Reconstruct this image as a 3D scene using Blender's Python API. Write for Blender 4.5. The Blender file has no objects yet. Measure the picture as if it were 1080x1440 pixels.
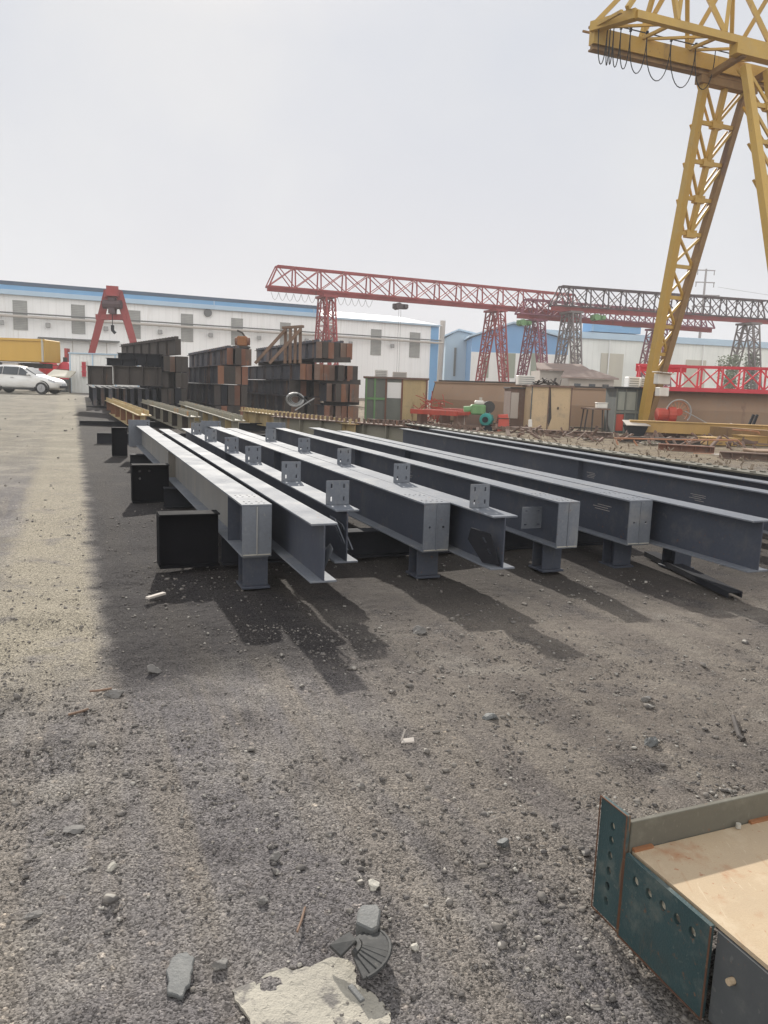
import bpy, bmesh, math, random, mathutils.geometry
import numpy as np
from mathutils import Vector, Matrix

rnd = random.Random(7)
scene = bpy.context.scene
col = scene.collection
R = math.radians
HAZE, SUNP, EXPO = .0010, 5.0, 0.35

# ------------------------------------------------------------------ camera model (survey helpers)
F = 1080.0; PITCH = R(9.2); ROLL = R(1.95); H = 1.6
def ray(px, py):
    x = (px - 540) / F; y = -(py - 720) / F
    c, s = math.cos(ROLL), math.sin(ROLL)
    X = c * x - s * y; Y = s * x + c * y
    cp, sp = math.cos(PITCH), math.sin(PITCH)
    return (X, cp + Y * sp, -sp + Y * cp)
def onz(px, py, z=0.0):
    r = ray(px, py); t = (z - H) / r[2]; return Vector((r[0] * t, r[1] * t, z))
def P(px, py, d):
    r = ray(px, py); t = d / r[1]; return Vector((r[0] * t, d, H + r[2] * t))
AZ = R(-22.19)
UX = Vector((math.sin(AZ), math.cos(AZ), 0)); VX = Vector((math.cos(AZ), -math.sin(AZ), 0)); ZX = Vector((0, 0, 1))
def W(u, v, z=0.0):
    return UX * u + VX * v + Vector((0, 0, z))
def sst(t):
    t = max(0.0, min(1.0, t)); return t * t * (3 - 2 * t)
def gz(x, y):
    return 0.62 * sst((y - 16) / 24) * sst((-x - 1 - 0.12 * y) / 8)

# ------------------------------------------------------------------ materials
def new_mat(name):
    m = bpy.data.materials.new(name); m.use_nodes = True
    nt = m.node_tree
    return m, nt, nt.nodes['Principled BSDF']
def N(nt, t, **kw):
    n = nt.nodes.new(t)
    for k, v in kw.items():
        if k in n.inputs.keys() if isinstance(k, str) else False: n.inputs[k].default_value = v
        else: setattr(n, k, v)
    return n
def noise(nt, vec, scale, detail=4, rough=0.55):
    n = nt.nodes.new('ShaderNodeTexNoise'); n.inputs['Scale'].default_value = scale
    n.inputs['Detail'].default_value = detail; n.inputs['Roughness'].default_value = rough
    nt.links.new(vec, n.inputs['Vector']); return n.outputs['Fac']
def ramp(nt, fac, a, b):
    n = nt.nodes.new('ShaderNodeMapRange'); n.interpolation_type = 'SMOOTHSTEP'
    n.inputs['From Min'].default_value = a; n.inputs['From Max'].default_value = b
    nt.links.new(fac, n.inputs['Value']); return n.outputs['Result']
def mixc(nt, fac, a, b, mode='MIX'):
    n = nt.nodes.new('ShaderNodeMix'); n.data_type = 'RGBA'; n.blend_type = mode
    if isinstance(fac, (int, float)): n.inputs[0].default_value = fac
    else: nt.links.new(fac, n.inputs[0])
    for i, c in ((6, a), (7, b)):
        if isinstance(c, tuple): n.inputs[i].default_value = (*c[:3], 1)
        else: nt.links.new(c, n.inputs[i])
    return n.outputs[2]
def math_(nt, op, a, b=None):
    n = nt.nodes.new('ShaderNodeMath'); n.operation = op
    for i, c in enumerate((a, b)):
        if c is None: continue
        if isinstance(c, (int, float)): n.inputs[i].default_value = c
        else: nt.links.new(c, n.inputs[i])
    return n.outputs[0]
def mapped(nt, scale=(1, 1, 1), rot=(0, 0, 0), loc=(0, 0, 0)):
    g = nt.nodes.new('ShaderNodeNewGeometry'); m = nt.nodes.new('ShaderNodeMapping')
    m.inputs['Scale'].default_value = scale; m.inputs['Rotation'].default_value = rot; m.inputs['Location'].default_value = loc
    nt.links.new(g.outputs['Position'], m.inputs['Vector']); return m.outputs['Vector']

def worn(name, c1, c2, wear=None, scale=3.0, wear_lo=0.58, wear_hi=0.66, rough=0.55, metal=0.0, streak=True, bump=0.15, wscale=None, fine=40, spec=0.5):
    """Painted / rusted surface: two tones of the coat, patches where it has worn, fine grain."""
    m, nt, b = new_mat(name)
    vec = mapped(nt); st = mapped(nt, (1, 1, 0.18)) if streak else vec
    base = mixc(nt, ramp(nt, noise(nt, st, scale, 5), 0.32, 0.68), c1, c2)
    g = noise(nt, vec, fine, 3, 0.6)
    base = mixc(nt, 0.35, base, mixc(nt, g, tuple(x * 0.55 for x in c1), tuple(min(1, x * 1.4) for x in c2)))
    rgh = rough
    if wear:
        wf = ramp(nt, noise(nt, st, wscale or scale * 1.7, 6, 0.65), wear_lo, wear_hi)
        base = mixc(nt, wf, base, wear)
    nt.links.new(base, b.inputs['Base Color'])
    rn = nt.nodes.new('ShaderNodeMapRange'); rn.inputs['To Min'].default_value = max(0.05, rough - 0.1); rn.inputs['To Max'].default_value = min(1, rough + 0.15)
    nt.links.new(noise(nt, vec, scale * 2.5, 3), rn.inputs['Value']); nt.links.new(rn.outputs[0], b.inputs['Roughness'])
    b.inputs['Metallic'].default_value = metal; b.inputs['Specular IOR Level'].default_value = spec
    if bump:
        bp = nt.nodes.new('ShaderNodeBump'); bp.inputs['Strength'].default_value = bump; bp.inputs['Distance'].default_value = 0.01
        nt.links.new(g, bp.inputs['Height']); nt.links.new(bp.outputs[0], b.inputs['Normal'])
    return m

M = {}
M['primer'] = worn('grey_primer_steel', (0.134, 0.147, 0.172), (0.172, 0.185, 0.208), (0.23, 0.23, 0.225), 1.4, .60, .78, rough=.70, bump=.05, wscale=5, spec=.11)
M['primer_shade'] = worn('grey_primer_shade', (0.044, 0.051, 0.071), (0.06, 0.068, 0.09), (0.1, 0.098, 0.096), 1.2, .62, .8, rough=.5, bump=.05, wscale=4, spec=.35)  # primer with shade painted in, for webs and pedestals
M['bounce_web'] = worn('bounce_lit_grey_web', (.17, .165, .155), (.135, .135, .135), (.23, .20, .16), 1.0, .5, .8, rough=.55, wscale=2.5, bump=.05)  # light reflected off the ground, painted into the leftmost beam's web
M['dark_steel'] = worn('dark_blue_steel', (0.016, 0.017, 0.022), (0.026, 0.027, 0.032), (0.05, 0.036, 0.027), 1.5, .64, .72, rough=.85, spec=.12)
M['shaded_steel'] = worn('shaded_black_steel', (.006, .006, .008), (.010, .010, .012), (.02, .016, .013), 2, .64, .72, rough=.9, spec=.08)  # offcut steel blackened to stand in for deep shade
M['navy_steel'] = worn('navy_primer_steel', (0.045, 0.05, 0.068), (0.072, 0.072, 0.085), (0.15, 0.082, 0.052), .9, .50, .66, rough=.65)
M['rust'] = worn('rusty_plate', (0.22, 0.095, 0.058), (0.155, 0.08, 0.055), (0.1, 0.08, 0.07), 2.2, .55, .68, rough=.85)
M['rust_orange'] = worn('orange_rust_plate', (0.235, 0.105, 0.06), (0.175, 0.09, 0.056), (0.11, 0.085, 0.07), 2.2, .58, .7, rough=.85)
M['rust_brown'] = worn('brown_rust_plate', (0.18, 0.11, 0.08), (0.13, 0.09, 0.072), (0.26, 0.12, 0.07), 2.2, .6, .7, rough=.85)
M['rust_dim'] = worn('dark_brown_steel', (0.06, 0.048, 0.04), (0.042, 0.036, 0.034), (0.11, 0.065, 0.045), 2.2, .62, .72, rough=.8)
M['tan_steel'] = worn('tan_yellow_primer', (0.44, 0.33, 0.16), (0.34, 0.27, 0.15), (0.32, 0.14, 0.055), 1.4, .57, .68, rough=.75)
M['tan_grey'] = worn('grey_olive_steel', (0.27, 0.25, 0.19), (0.2, 0.19, 0.155), (0.33, 0.19, 0.09), 1.4, .60, .7, rough=.75)
M['crane_yellow'] = worn('crane_yellow_paint', (0.52, 0.33, 0.065), (0.42, 0.265, 0.06), (0.27, 0.165, 0.07), .9, .60, .74, rough=.5, bump=.05)
M['crane_rusty'] = worn('crane_yellow_brown', (0.27, 0.165, 0.065), (0.2, 0.12, 0.055), (0.14, 0.08, 0.05), .9, .55, .7, rough=.65, bump=.05)
M['crane_red'] = worn('crane_red_paint', (0.32, 0.05, 0.05), (0.24, 0.045, 0.045), (0.15, 0.05, 0.045), .8, .6, .72, rough=.65, bump=0)
M['crane_dark'] = worn('crane_dark_paint', (0.075, 0.042, 0.048), (0.05, 0.034, 0.038), (0.12, 0.055, 0.05), .8, .6, .72, rough=.65, bump=0)
M['crane_purple'] = worn('crane_faded_purple', (0.25, 0.075, 0.11), (0.19, 0.06, 0.09), (0.15, 0.07, 0.07), .8, .6, .72, rough=.65, bump=0)
M['crane_lead'] = worn('crane_grey_paint', (.20, .17, .165), (.15, .13, .13), (.18, .10, .09), .8, .6, .72, rough=.65, bump=0)
M['rubble'] = worn('tan_rubble', (.26, .205, .145), (.2, .16, .12), (.34, .29, .23), 4, .6, .7, rough=.9)
M['bright_red'] = worn('bright_red_paint', (0.62, 0.045, 0.07), (0.52, 0.04, 0.06), (0.45, 0.22, 0.2), 1.5, .62, .74, rough=.55)
M['junk_red'] = worn('scrap_red_paint', (.46, .06, .035), (.33, .05, .03), (.18, .09, .06), 4, .6, .7, rough=.6)
M['girder_brown'] = worn('brown_girder_primer', (0.3, 0.2, 0.13), (0.25, 0.165, 0.11), (0.17, 0.105, 0.075), .6, .6, .74, rough=.7)
M['cabin_tan'] = worn('tan_cabin_paint', (0.56, 0.42, 0.26), (0.48, 0.36, 0.22), (0.19, 0.11, 0.06), 1.3, .62, .68, rough=.7)
M['cabin_yellow'] = worn('yellow_corrugated_paint', (0.6, 0.47, 0.25), (0.48, 0.38, 0.21), (0.26, 0.15, 0.08), 1.6, .6, .69, rough=.7)
M['cabin_green'] = worn('grey_green_panel', (0.17, 0.18, 0.155), (0.125, 0.135, 0.12), (0.24, 0.17, 0.115), 1.6, .6, .7, rough=.7)
M['cabin_grey'] = worn('dark_grey_cab', (0.09, 0.105, 0.1), (0.065, 0.075, 0.074), (0.16, 0.11, 0.08), 1.6, .6, .7, rough=.6)
M['white_panel'] = worn('white_sheet_panel', (0.82, 0.82, 0.8), (0.72, 0.72, 0.7), (0.5, 0.48, 0.44), .7, .62, .76, rough=.6, bump=0)
M['white_paint'] = worn('white_box_paint', (.70, .69, .64), (.60, .58, .54), (.33, .26, .2), 3, .62, .72, rough=.55)
M['wood'] = worn('weathered_timber', (0.22, 0.14, 0.095), (0.16, 0.105, 0.075), (0.1, 0.075, 0.06), 5, .6, .7, rough=.85)
M['green_machine'] = worn('green_machine_paint', (0.16, 0.32, 0.13), (0.12, 0.24, 0.1), (0.18, 0.13, 0.075), 6, .6, .7, rough=.6)
M['teal'] = worn('teal_enamel', (.02, .27, .24), (.02, .21, .19), (.05, .1, .08), 6, .65, .75, rough=.45)
M['dull_galv'] = worn('galvanised_pipe', (.34, .34, .33), (.25, .25, .25), (.2, .16, .13), 1, .62, .74, rough=.5, bump=0)
M['rail_pipe'] = worn('faded_orange_pipe', (.42, .19, .10), (.34, .17, .10), (.3, .22, .16), 4, .58, .7, rough=.65, bump=0)
M['yellow_box'] = worn('mustard_steel', (0.46, 0.29, 0.095), (0.38, 0.24, 0.085), (0.22, 0.13, 0.065), 2, .6, .7, rough=.7)
M['truck_yellow'] = worn('truck_bed_yellow', (.60, .36, .06), (.53, .32, .06), (.4, .27, .1), .8, .63, .75, rough=.5, bump=0)
M['black_rubber'] = worn('black_rubber', (.035, .036, .036), (.05, .05, .048), (.10, .095, .085), 18, .58, .72, rough=.75, streak=False)
M['black_cable'] = worn('black_cable', (.012, .012, .012), (.02, .02, .02), None, 8, rough=.6, bump=0)
M['blue_trim'] = worn('blue_sheet_trim', (0.16, 0.38, 0.64), (0.14, 0.33, 0.57), (0.32, 0.48, 0.62), .4, .62, .76, rough=.5, bump=0)
M['pale_blue'] = worn('pale_blue_sheet', (.42, .56, .68), (.38, .51, .63), None, .4, rough=.5, bump=0)
M['blue_wall'] = worn('blue_sheet_wall', (0.17, 0.36, 0.62), (0.15, 0.32, 0.56), None, .3, rough=.55, bump=0)
M['greyblue_wall'] = worn('grey_blue_sheet_wall', (0.4, 0.52, 0.62), (0.36, 0.47, 0.57), None, .3, rough=.6, bump=0)
M['roof_dark'] = worn('dark_blue_ridge', (0.045, 0.085, 0.15), (0.035, 0.07, 0.12), None, .5, rough=.5, bump=0)
M['pale_roof'] = worn('pale_roof_sheet', (.62, .64, .67), (.56, .58, .62), None, .3, rough=.5, bump=0)
M['beige_door'] = worn('beige_door', (.50, .47, .38), (.45, .42, .35), None, .8, rough=.6, bump=0)
M['olive_door'] = worn('olive_green_door', (.30, .33, .26), (.26, .29, .23), None, .8, rough=.6, bump=0)
M['tile'] = worn('brown_roof_tile', (0.24, 0.17, 0.14), (0.19, 0.14, 0.12), (0.3, 0.25, 0.21), 1.4, .6, .7, rough=.85)
M['plaster'] = worn('grey_plaster', (0.5, 0.45, 0.4), (0.42, 0.385, 0.35), (0.3, 0.26, 0.23), .8, .6, .72, rough=.85)
M['scrap_concrete'] = worn('pale_mortar_sheet', (.46, .42, .33), (.40, .36, .28), (.12, .105, .085), 7, .50, .62, rough=.9, streak=False, bump=.5, fine=130)
M['mortar'] = worn('pale_mortar_crust', (0.4, 0.375, 0.315), (0.35, 0.325, 0.275), (0.17, 0.158, 0.145), 5, .54, .64, rough=.95, streak=False, bump=.5, fine=170, wscale=9)
M['stone_grey'] = worn('grey_stone', (0.2, 0.19, 0.178), (0.145, 0.138, 0.13), (0.28, 0.26, 0.23), 14, .6, .7, rough=.85, streak=False, bump=.4, fine=90)
M['stone_pale'] = worn('pale_stone', (.47, .45, .40), (.38, .36, .31), (.25, .22, .18), 25, .6, .7, rough=.9, streak=False, bump=.4, fine=120)
M['slate'] = worn('dark_slate', (0.1, 0.104, 0.104), (0.13, 0.132, 0.128), (0.18, 0.168, 0.15), 12, .6, .75, rough=.7, streak=False, bump=.3, fine=110)
M['lamp_glass'] = worn('headlamp_glass', (.5, .52, .54), (.42, .44, .47), None, 20, rough=.15, bump=0)
M['tyre'] = worn('tyre_rubber', (.022, .022, .022), (.03, .03, .03), None, 10, rough=.8, bump=0)
M['rim'] = worn('alloy_rim', (.42, .42, .43), (.36, .36, .37), None, 10, rough=.35, metal=.6, bump=0)

# weathered green plates and rusty tan web of the near girder
M['green_plate'] = worn('flaking_green_primer', (0.018, 0.046, 0.05), (0.03, 0.064, 0.068), (0.14, 0.085, 0.05), 5, .56, .64, rough=.65, wscale=13, bump=.3, fine=160)
M['edge_rust'] = worn('cut_edge_rust', (.13, .06, .03), (.09, .045, .028), (.2, .15, .1), 14, .6, .7, rough=.9, streak=False)
M['web_tan'] = worn('dusty_rust_web', (0.47, 0.36, 0.235), (0.4, 0.31, 0.21), (0.36, 0.19, 0.1), 3.2, .56, .72, rough=.85, streak=False, wscale=4.5, bump=.2, fine=200)
M['flange_olive'] = worn('olive_dust_steel', (0.135, 0.125, 0.095), (0.1, 0.094, 0.075), (0.085, 0.055, 0.035), 2.4, .6, .74, rough=.7, bump=.1)
M['weld_orange'] = worn('orange_weld_rust', (0.3, 0.13, 0.055), (0.22, 0.1, 0.045), (0.13, 0.09, 0.06), 20, .6, .7, rough=.9, streak=False)
M['grey_plate'] = worn('dull_grey_primer', (.085, .092, .094), (.065, .07, .074), (.16, .08, .035), 3, .62, .72, rough=.6, bump=.1)

def scuff(mat, rust=(.16, .075, .04), dust=(.30, .285, .26), amt=.5, sc=1.0):
    """scratches, dust film and small rust blooms over an existing coat."""
    nt = mat.node_tree; b = nt.nodes['Principled BSDF']; src = b.inputs['Base Color'].links[0].from_socket; v = mapped(nt)
    sc_ = nt.nodes.new('ShaderNodeTexNoise'); sc_.inputs['Scale'].default_value = 6 * sc; sc_.inputs['Detail'].default_value = 3
    mp = mapped(nt, (9, 1.1, 3), (.3, .2, .5)); nt.links.new(mp, sc_.inputs['Vector'])
    c = mixc(nt, math_(nt, 'MULTIPLY', ramp(nt, sc_.outputs['Fac'], .66, .70), amt * .7), src, dust)
    c = mixc(nt, math_(nt, 'MULTIPLY', ramp(nt, noise(nt, v, 3.2 * sc, 6, .7), .50, .74), amt), c, dust)
    bl = math_(nt, 'MULTIPLY', ramp(nt, noise(nt, v, 26 * sc, 4, .7), .62, .70), ramp(nt, noise(nt, v, 2.1 * sc, 3), .45, .62))
    c = mixc(nt, math_(nt, 'MULTIPLY', bl, .85), c, rust)
    nt.links.new(c, b.inputs['Base Color'])
scuff(M['primer'], amt=.42); scuff(M['primer_shade'], dust=(.13, .125, .12), amt=.45)
scuff(M['crane_yellow'], rust=(.20, .11, .05), dust=(.42, .31, .13), amt=.45, sc=.5)
scuff(M['crane_rusty'], rust=(.12, .06, .035), dust=(.36, .25, .11), amt=.5, sc=.6)
scuff(M['green_plate'], rust=(.20, .09, .045), dust=(.12, .135, .12), amt=.7, sc=3.0)
scuff(M['green_plate'], rust=(.15, .07, .035), dust=(.045, .05, .045), amt=.45, sc=1.3)
scuff(M['web_tan'], rust=(.30, .12, .055), dust=(.36, .22, .12), amt=.45, sc=1.1)
scuff(M['web_tan'], rust=(.33, .14, .065), dust=(.56, .47, .34), amt=.6, sc=2.2)
scuff(M['grey_plate'], rust=(.2, .09, .045), dust=(.16, .16, .15), amt=.6, sc=2.5)
scuff(M['flange_olive'], rust=(.19, .09, .05), dust=(.20, .19, .155), amt=.5, sc=2.0)
for k_ in ('navy_steel', 'rust', 'rust_orange', 'rust_brown', 'cabin_tan', 'cabin_yellow', 'girder_brown', 'tan_steel', 'tan_grey'): scuff(M[k_], rust=(.14, .06, .035), dust=(.22, .19, .16), amt=.45, sc=.8)
def car_paint():
    m, nt, b = new_mat('white_car_paint'); b.inputs['Base Color'].default_value = (.74, .74, .73, 1)
    b.inputs['Roughness'].default_value = .32; b.inputs['Coat Weight'].default_value = .6
    v = mapped(nt); nt.links.new(mixc(nt, ramp(nt, noise(nt, mapped(nt, (1, 1, 3)), 1.2, 4), .3, .8), (.76, .76, .75), (.62, .60, .56)), b.inputs['Base Color']); return m
M['car_white'] = car_paint()
def glass_dark():
    m, nt, b = new_mat('tinted_glass'); v = mapped(nt)
    nt.links.new(mixc(nt, noise(nt, v, 2, 2), (.02, .026, .035), (.05, .06, .07)), b.inputs['Base Color']); b.inputs['Roughness'].default_value = .08; return m
M['glass'] = glass_dark()
def cab_glass():
    m, nt, b = new_mat('dusty_cab_glass'); v = mapped(nt, (1, 1, .3))
    nt.links.new(mixc(nt, noise(nt, v, 6, 4), (.30, .31, .26), (.17, .19, .17)), b.inputs['Base Color']); b.inputs['Roughness'].default_value = .3; return m
M['cab_glass'] = cab_glass()

def facade_mat(name, c1, c2, direction, pitch=0.85):
    """Profiled sheet cladding: shallow vertical ribs along the wall, streaked with dust."""
    m, nt, b = new_mat(name)
    g = nt.nodes.new('ShaderNodeNewGeometry'); d = nt.nodes.new('ShaderNodeVectorMath'); d.operation = 'DOT_PRODUCT'
    d.inputs[1].default_value = direction; nt.links.new(g.outputs['Position'], d.inputs[0])
    fr = math_(nt, 'FRACT', math_(nt, 'MULTIPLY', d.outputs['Value'], 1 / pitch))
    rib = math_(nt, 'LESS_THAN', math_(nt, 'ABSOLUTE', math_(nt, 'SUBTRACT', fr, .5)), .07)
    st = mapped(nt, (1, 1, .06))
    base = mixc(nt, ramp(nt, noise(nt, st, 1.1, 5, .6), .35, .72), c1, c2)
    base = mixc(nt, ramp(nt, noise(nt, mapped(nt), .12, 3), .45, .75), base, tuple(x * .88 for x in c2))
    base = mixc(nt, math_(nt, 'MULTIPLY', rib, .25), base, tuple(x * .82 for x in c2))
    base = mixc(nt, math_(nt, 'MULTIPLY', ramp(nt, noise(nt, mapped(nt, (1, 1, .05)), 2.6, 5, .65), .56, .74), .45), base, (.58, .55, .50))
    nt.links.new(base, b.inputs['Base Color']); b.inputs['Roughness'].default_value = .65
    bp = nt.nodes.new('ShaderNodeBump'); bp.inputs['Strength'].default_value = .35; bp.inputs['Distance'].default_value = .04
    nt.links.new(rib, bp.inputs['Height']); nt.links.new(bp.outputs[0], b.inputs['Normal']); return m

def louver_mat():
    m, nt, b = new_mat('grey_louvre_slats'); g = nt.nodes.new('ShaderNodeNewGeometry'); s = nt.nodes.new('ShaderNodeSeparateXYZ')
    nt.links.new(g.outputs['Position'], s.inputs[0])
    fr = math_(nt, 'FRACT', math_(nt, 'MULTIPLY', s.outputs['Z'], 5.0))
    c = mixc(nt, ramp(nt, noise(nt, mapped(nt), 1.3, 4), .3, .7), (.34, .34, .32), (.28, .28, .265))
    c = mixc(nt, math_(nt, 'LESS_THAN', fr, .22), c, (.21, .21, .20))
    nt.links.new(c, b.inputs['Base Color']); b.inputs['Roughness'].default_value = .7; return m
M['louver'] = louver_mat()

def ground_mat():
    m, nt, b = new_mat('gravel_yard')
    v = mapped(nt); vu = mapped(nt, (1, 1, 1), (0, 0, AZ))           # rotated: x' = across the beams, y' = along them
    sp = nt.nodes.new('ShaderNodeSeparateXYZ'); nt.links.new(vu, sp.inputs[0])
    n1 = noise(nt, v, .8, 5, .6); n2 = noise(nt, v, 2.3, 6, .66); n3 = noise(nt, v, 7.5, 5, .65); n4 = noise(nt, v, 1.3, 6, .62)
    wob = math_(nt, 'MULTIPLY', math_(nt, 'SUBTRACT', n1, .5), .9); wob2 = math_(nt, 'MULTIPLY', math_(nt, 'SUBTRACT', n2, .5), .35)
    vv = math_(nt, 'ADD', sp.outputs['X'], wob); uu = math_(nt, 'ADD', sp.outputs['Y'], wob); vs_ = math_(nt, 'ADD', sp.outputs['X'], wob2)
    def band(x, a0, a1, b0, b1):
        return math_(nt, 'MULTIPLY', ramp(nt, x, a0, a1), math_(nt, 'SUBTRACT', 1.0, ramp(nt, x, b0, b1)))
    # mauve grey grit, browner compacted dirt towards the right
    grit = mixc(nt, ramp(nt, n4, .36, .64), (.142, .132, .133), (.198, .184, .175))
    dirt = mixc(nt, ramp(nt, n1, .34, .66), (.132, .113, .098), (.178, .154, .131))
    right = math_(nt, 'MULTIPLY', ramp(nt, vv, .6, 2.4), ramp(nt, uu, 1.2, 2.6))
    c = mixc(nt, math_(nt, 'MULTIPLY', right, .85), grit, dirt)
    c = mixc(nt, math_(nt, 'MULTIPLY', ramp(nt, n2, .50, .68), .78), c, (.078, .072, .072))        # dark cinders
    c = mixc(nt, math_(nt, 'MULTIPLY', ramp(nt, n4, .54, .70), .65), c, (.275, .253, .222))          # pale dust
    c = mixc(nt, math_(nt, 'MULTIPLY', ramp(nt, n3, .54, .70), .5), c, (.085, .080, .078))
    # faint lengthwise wheel marks in the compacted part
    wm = nt.nodes.new('ShaderNodeTexNoise'); wm.inputs['Scale'].default_value = 1.0; wm.inputs['Detail'].default_value = 4
    mp_ = nt.nodes.new('ShaderNodeMapping'); mp_.inputs['Scale'].default_value = (3.4, .28, 1); nt.links.new(vu, mp_.inputs['Vector']); nt.links.new(mp_.outputs[0], wm.inputs['Vector'])
    c = mixc(nt, math_(nt, 'MULTIPLY', ramp(nt, wm.outputs['Fac'], .46, .60), .62), c, (.205, .181, .154))
    # dusty wheel track at the left of the beams
    tr = math_(nt, 'MULTIPLY', band(vs_, -.72, -.45, .02, .22), ramp(nt, uu, 3.4, 5.2))
    tr = math_(nt, 'MULTIPLY', tr, ramp(nt, n2, .22, .50))
    c = mixc(nt, math_(nt, 'MULTIPLY', tr, .9), c, (.300, .268, .208))
    far = math_(nt, 'MULTIPLY', ramp(nt, uu, 9, 20), math_(nt, 'SUBTRACT', 1.0, ramp(nt, vv, .2, 1.0)))
    c = mixc(nt, math_(nt, 'MULTIPLY', far, .75), c, mixc(nt, ramp(nt, n4, .4, .65), (.20, .182, .145), (.275, .25, .198)))
    yard = math_(nt, 'MULTIPLY', ramp(nt, uu, 12, 17), ramp(nt, vv, 7.6, 9.0))
    c = mixc(nt, math_(nt, 'MULTIPLY', yard, .8), c, mixc(nt, ramp(nt, n2, .4, .62), (.24, .195, .13), (.15, .115, .08)))
    # beam shadow painted on the ground left of and under them, over dark soil
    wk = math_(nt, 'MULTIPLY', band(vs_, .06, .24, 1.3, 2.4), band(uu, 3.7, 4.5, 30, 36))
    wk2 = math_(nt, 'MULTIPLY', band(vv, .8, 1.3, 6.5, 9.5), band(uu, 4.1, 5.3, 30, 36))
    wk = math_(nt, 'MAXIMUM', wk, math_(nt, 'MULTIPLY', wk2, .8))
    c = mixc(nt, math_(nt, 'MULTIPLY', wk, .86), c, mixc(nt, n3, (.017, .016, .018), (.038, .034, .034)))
    # grains and pebbles
    def vor(scale):
        n = nt.nodes.new('ShaderNodeTexVoronoi'); n.inputs['Scale'].default_value = scale; nt.links.new(v, n.inputs['Vector'])
        s = nt.nodes.new('ShaderNodeSeparateColor'); nt.links.new(n.outputs['Color'], s.inputs[0]); return n.outputs['Distance'], s.outputs[0], s.outputs[1]
    d1, r1, g1 = vor(170); d2, r2, g2 = vor(62); d3, r3, g3 = vor(27)
    bri = nt.nodes.new('ShaderNodeMapRange'); bri.inputs['To Min'].default_value = .38; bri.inputs['To Max'].default_value = 1.72; nt.links.new(r1, bri.inputs['Value'])
    fineness = math_(nt, 'MULTIPLY', right, math_(nt, 'SUBTRACT', 1.0, ramp(nt, n2, .52, .66)))
    nt.links.new(math_(nt, 'ADD', .38, math_(nt, 'MULTIPLY', fineness, .30)), bri.inputs['To Min']); nt.links.new(math_(nt, 'SUBTRACT', 1.72, math_(nt, 'MULTIPLY', fineness, .40)), bri.inputs['To Max'])
    cc = nt.nodes.new('ShaderNodeVectorMath'); cc.operation = 'SCALE'; nt.links.new(c, cc.inputs[0]); nt.links.new(bri.outputs[0], cc.inputs['Scale']); c = cc.outputs[0]
    loose = math_(nt, 'SUBTRACT', 1.0, math_(nt, 'MULTIPLY', tr, .6))
    loose = math_(nt, 'MULTIPLY', loose, math_(nt, 'SUBTRACT', ramp(nt, noise(nt, v, 1.7, 5), .34, .60), math_(nt, 'MULTIPLY', fineness, .5)))
    peb = math_(nt, 'MULTIPLY', math_(nt, 'MULTIPLY', math_(nt, 'GREATER_THAN', g2, .60), math_(nt, 'LESS_THAN', d2, .40)), loose)
    c = mixc(nt, math_(nt, 'MULTIPLY', peb, .72), c, mixc(nt, 1.0, c, mixc(nt, r2, (.40, .40, .42), (2.1, 2.05, 1.95)), 'MULTIPLY'))
    pb3 = math_(nt, 'MULTIPLY', math_(nt, 'MULTIPLY', math_(nt, 'GREATER_THAN', g3, .86), math_(nt, 'LESS_THAN', d3, .36)), loose)
    c = mixc(nt, math_(nt, 'MULTIPLY', pb3, .8), c, mixc(nt, 1.0, c, mixc(nt, r3, (.35, .35, .37), (2.3, 2.2, 2.05)), 'MULTIPLY'))
    nt.links.new(c, b.inputs['Base Color']); b.inputs['Roughness'].default_value = .95; b.inputs['Specular IOR Level'].default_value = .12
    h = math_(nt, 'MULTIPLY', math_(nt, 'SUBTRACT', .6, d1), .45)
    h = math_(nt, 'ADD', h, math_(nt, 'MULTIPLY', peb, math_(nt, 'SUBTRACT', .52, d2)))
    h = math_(nt, 'ADD', h, math_(nt, 'MULTIPLY', pb3, math_(nt, 'MULTIPLY', math_(nt, 'SUBTRACT', .52, d3), 2.0)))
    h = math_(nt, 'ADD', h, math_(nt, 'MULTIPLY', noise(nt, v, 24, 7, .7), 2.6))
    bp = nt.nodes.new('ShaderNodeBump'); bp.inputs['Strength'].default_value = .9; bp.inputs['Distance'].default_value = .013
    nt.links.new(h, bp.inputs['Height']); nt.links.new(bp.outputs[0], b.inputs['Normal'])
    return m
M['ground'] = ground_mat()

# gravel stones: per-stone colour comes from the position noise
def stone_mat():
    m, nt, b = new_mat('loose_stone'); v = mapped(nt)
    c = mixc(nt, ramp(nt, noise(nt, v, 23, 1), .34, .66), (.085, .080, .080), (.21, .192, .17))
    c = mixc(nt, ramp(nt, noise(nt, v, 37, 0), .66, .70), c, (.42, .40, .36))
    c = mixc(nt, .35, c, mixc(nt, noise(nt, v, 260, 3), (.05, .05, .05), (.30, .275, .25)))
    nt.links.new(c, b.inputs['Base Color']); b.inputs['Roughness'].default_value = .95; b.inputs['Specular IOR Level'].default_value = .1; return m
M['stone'] = stone_mat()

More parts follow.
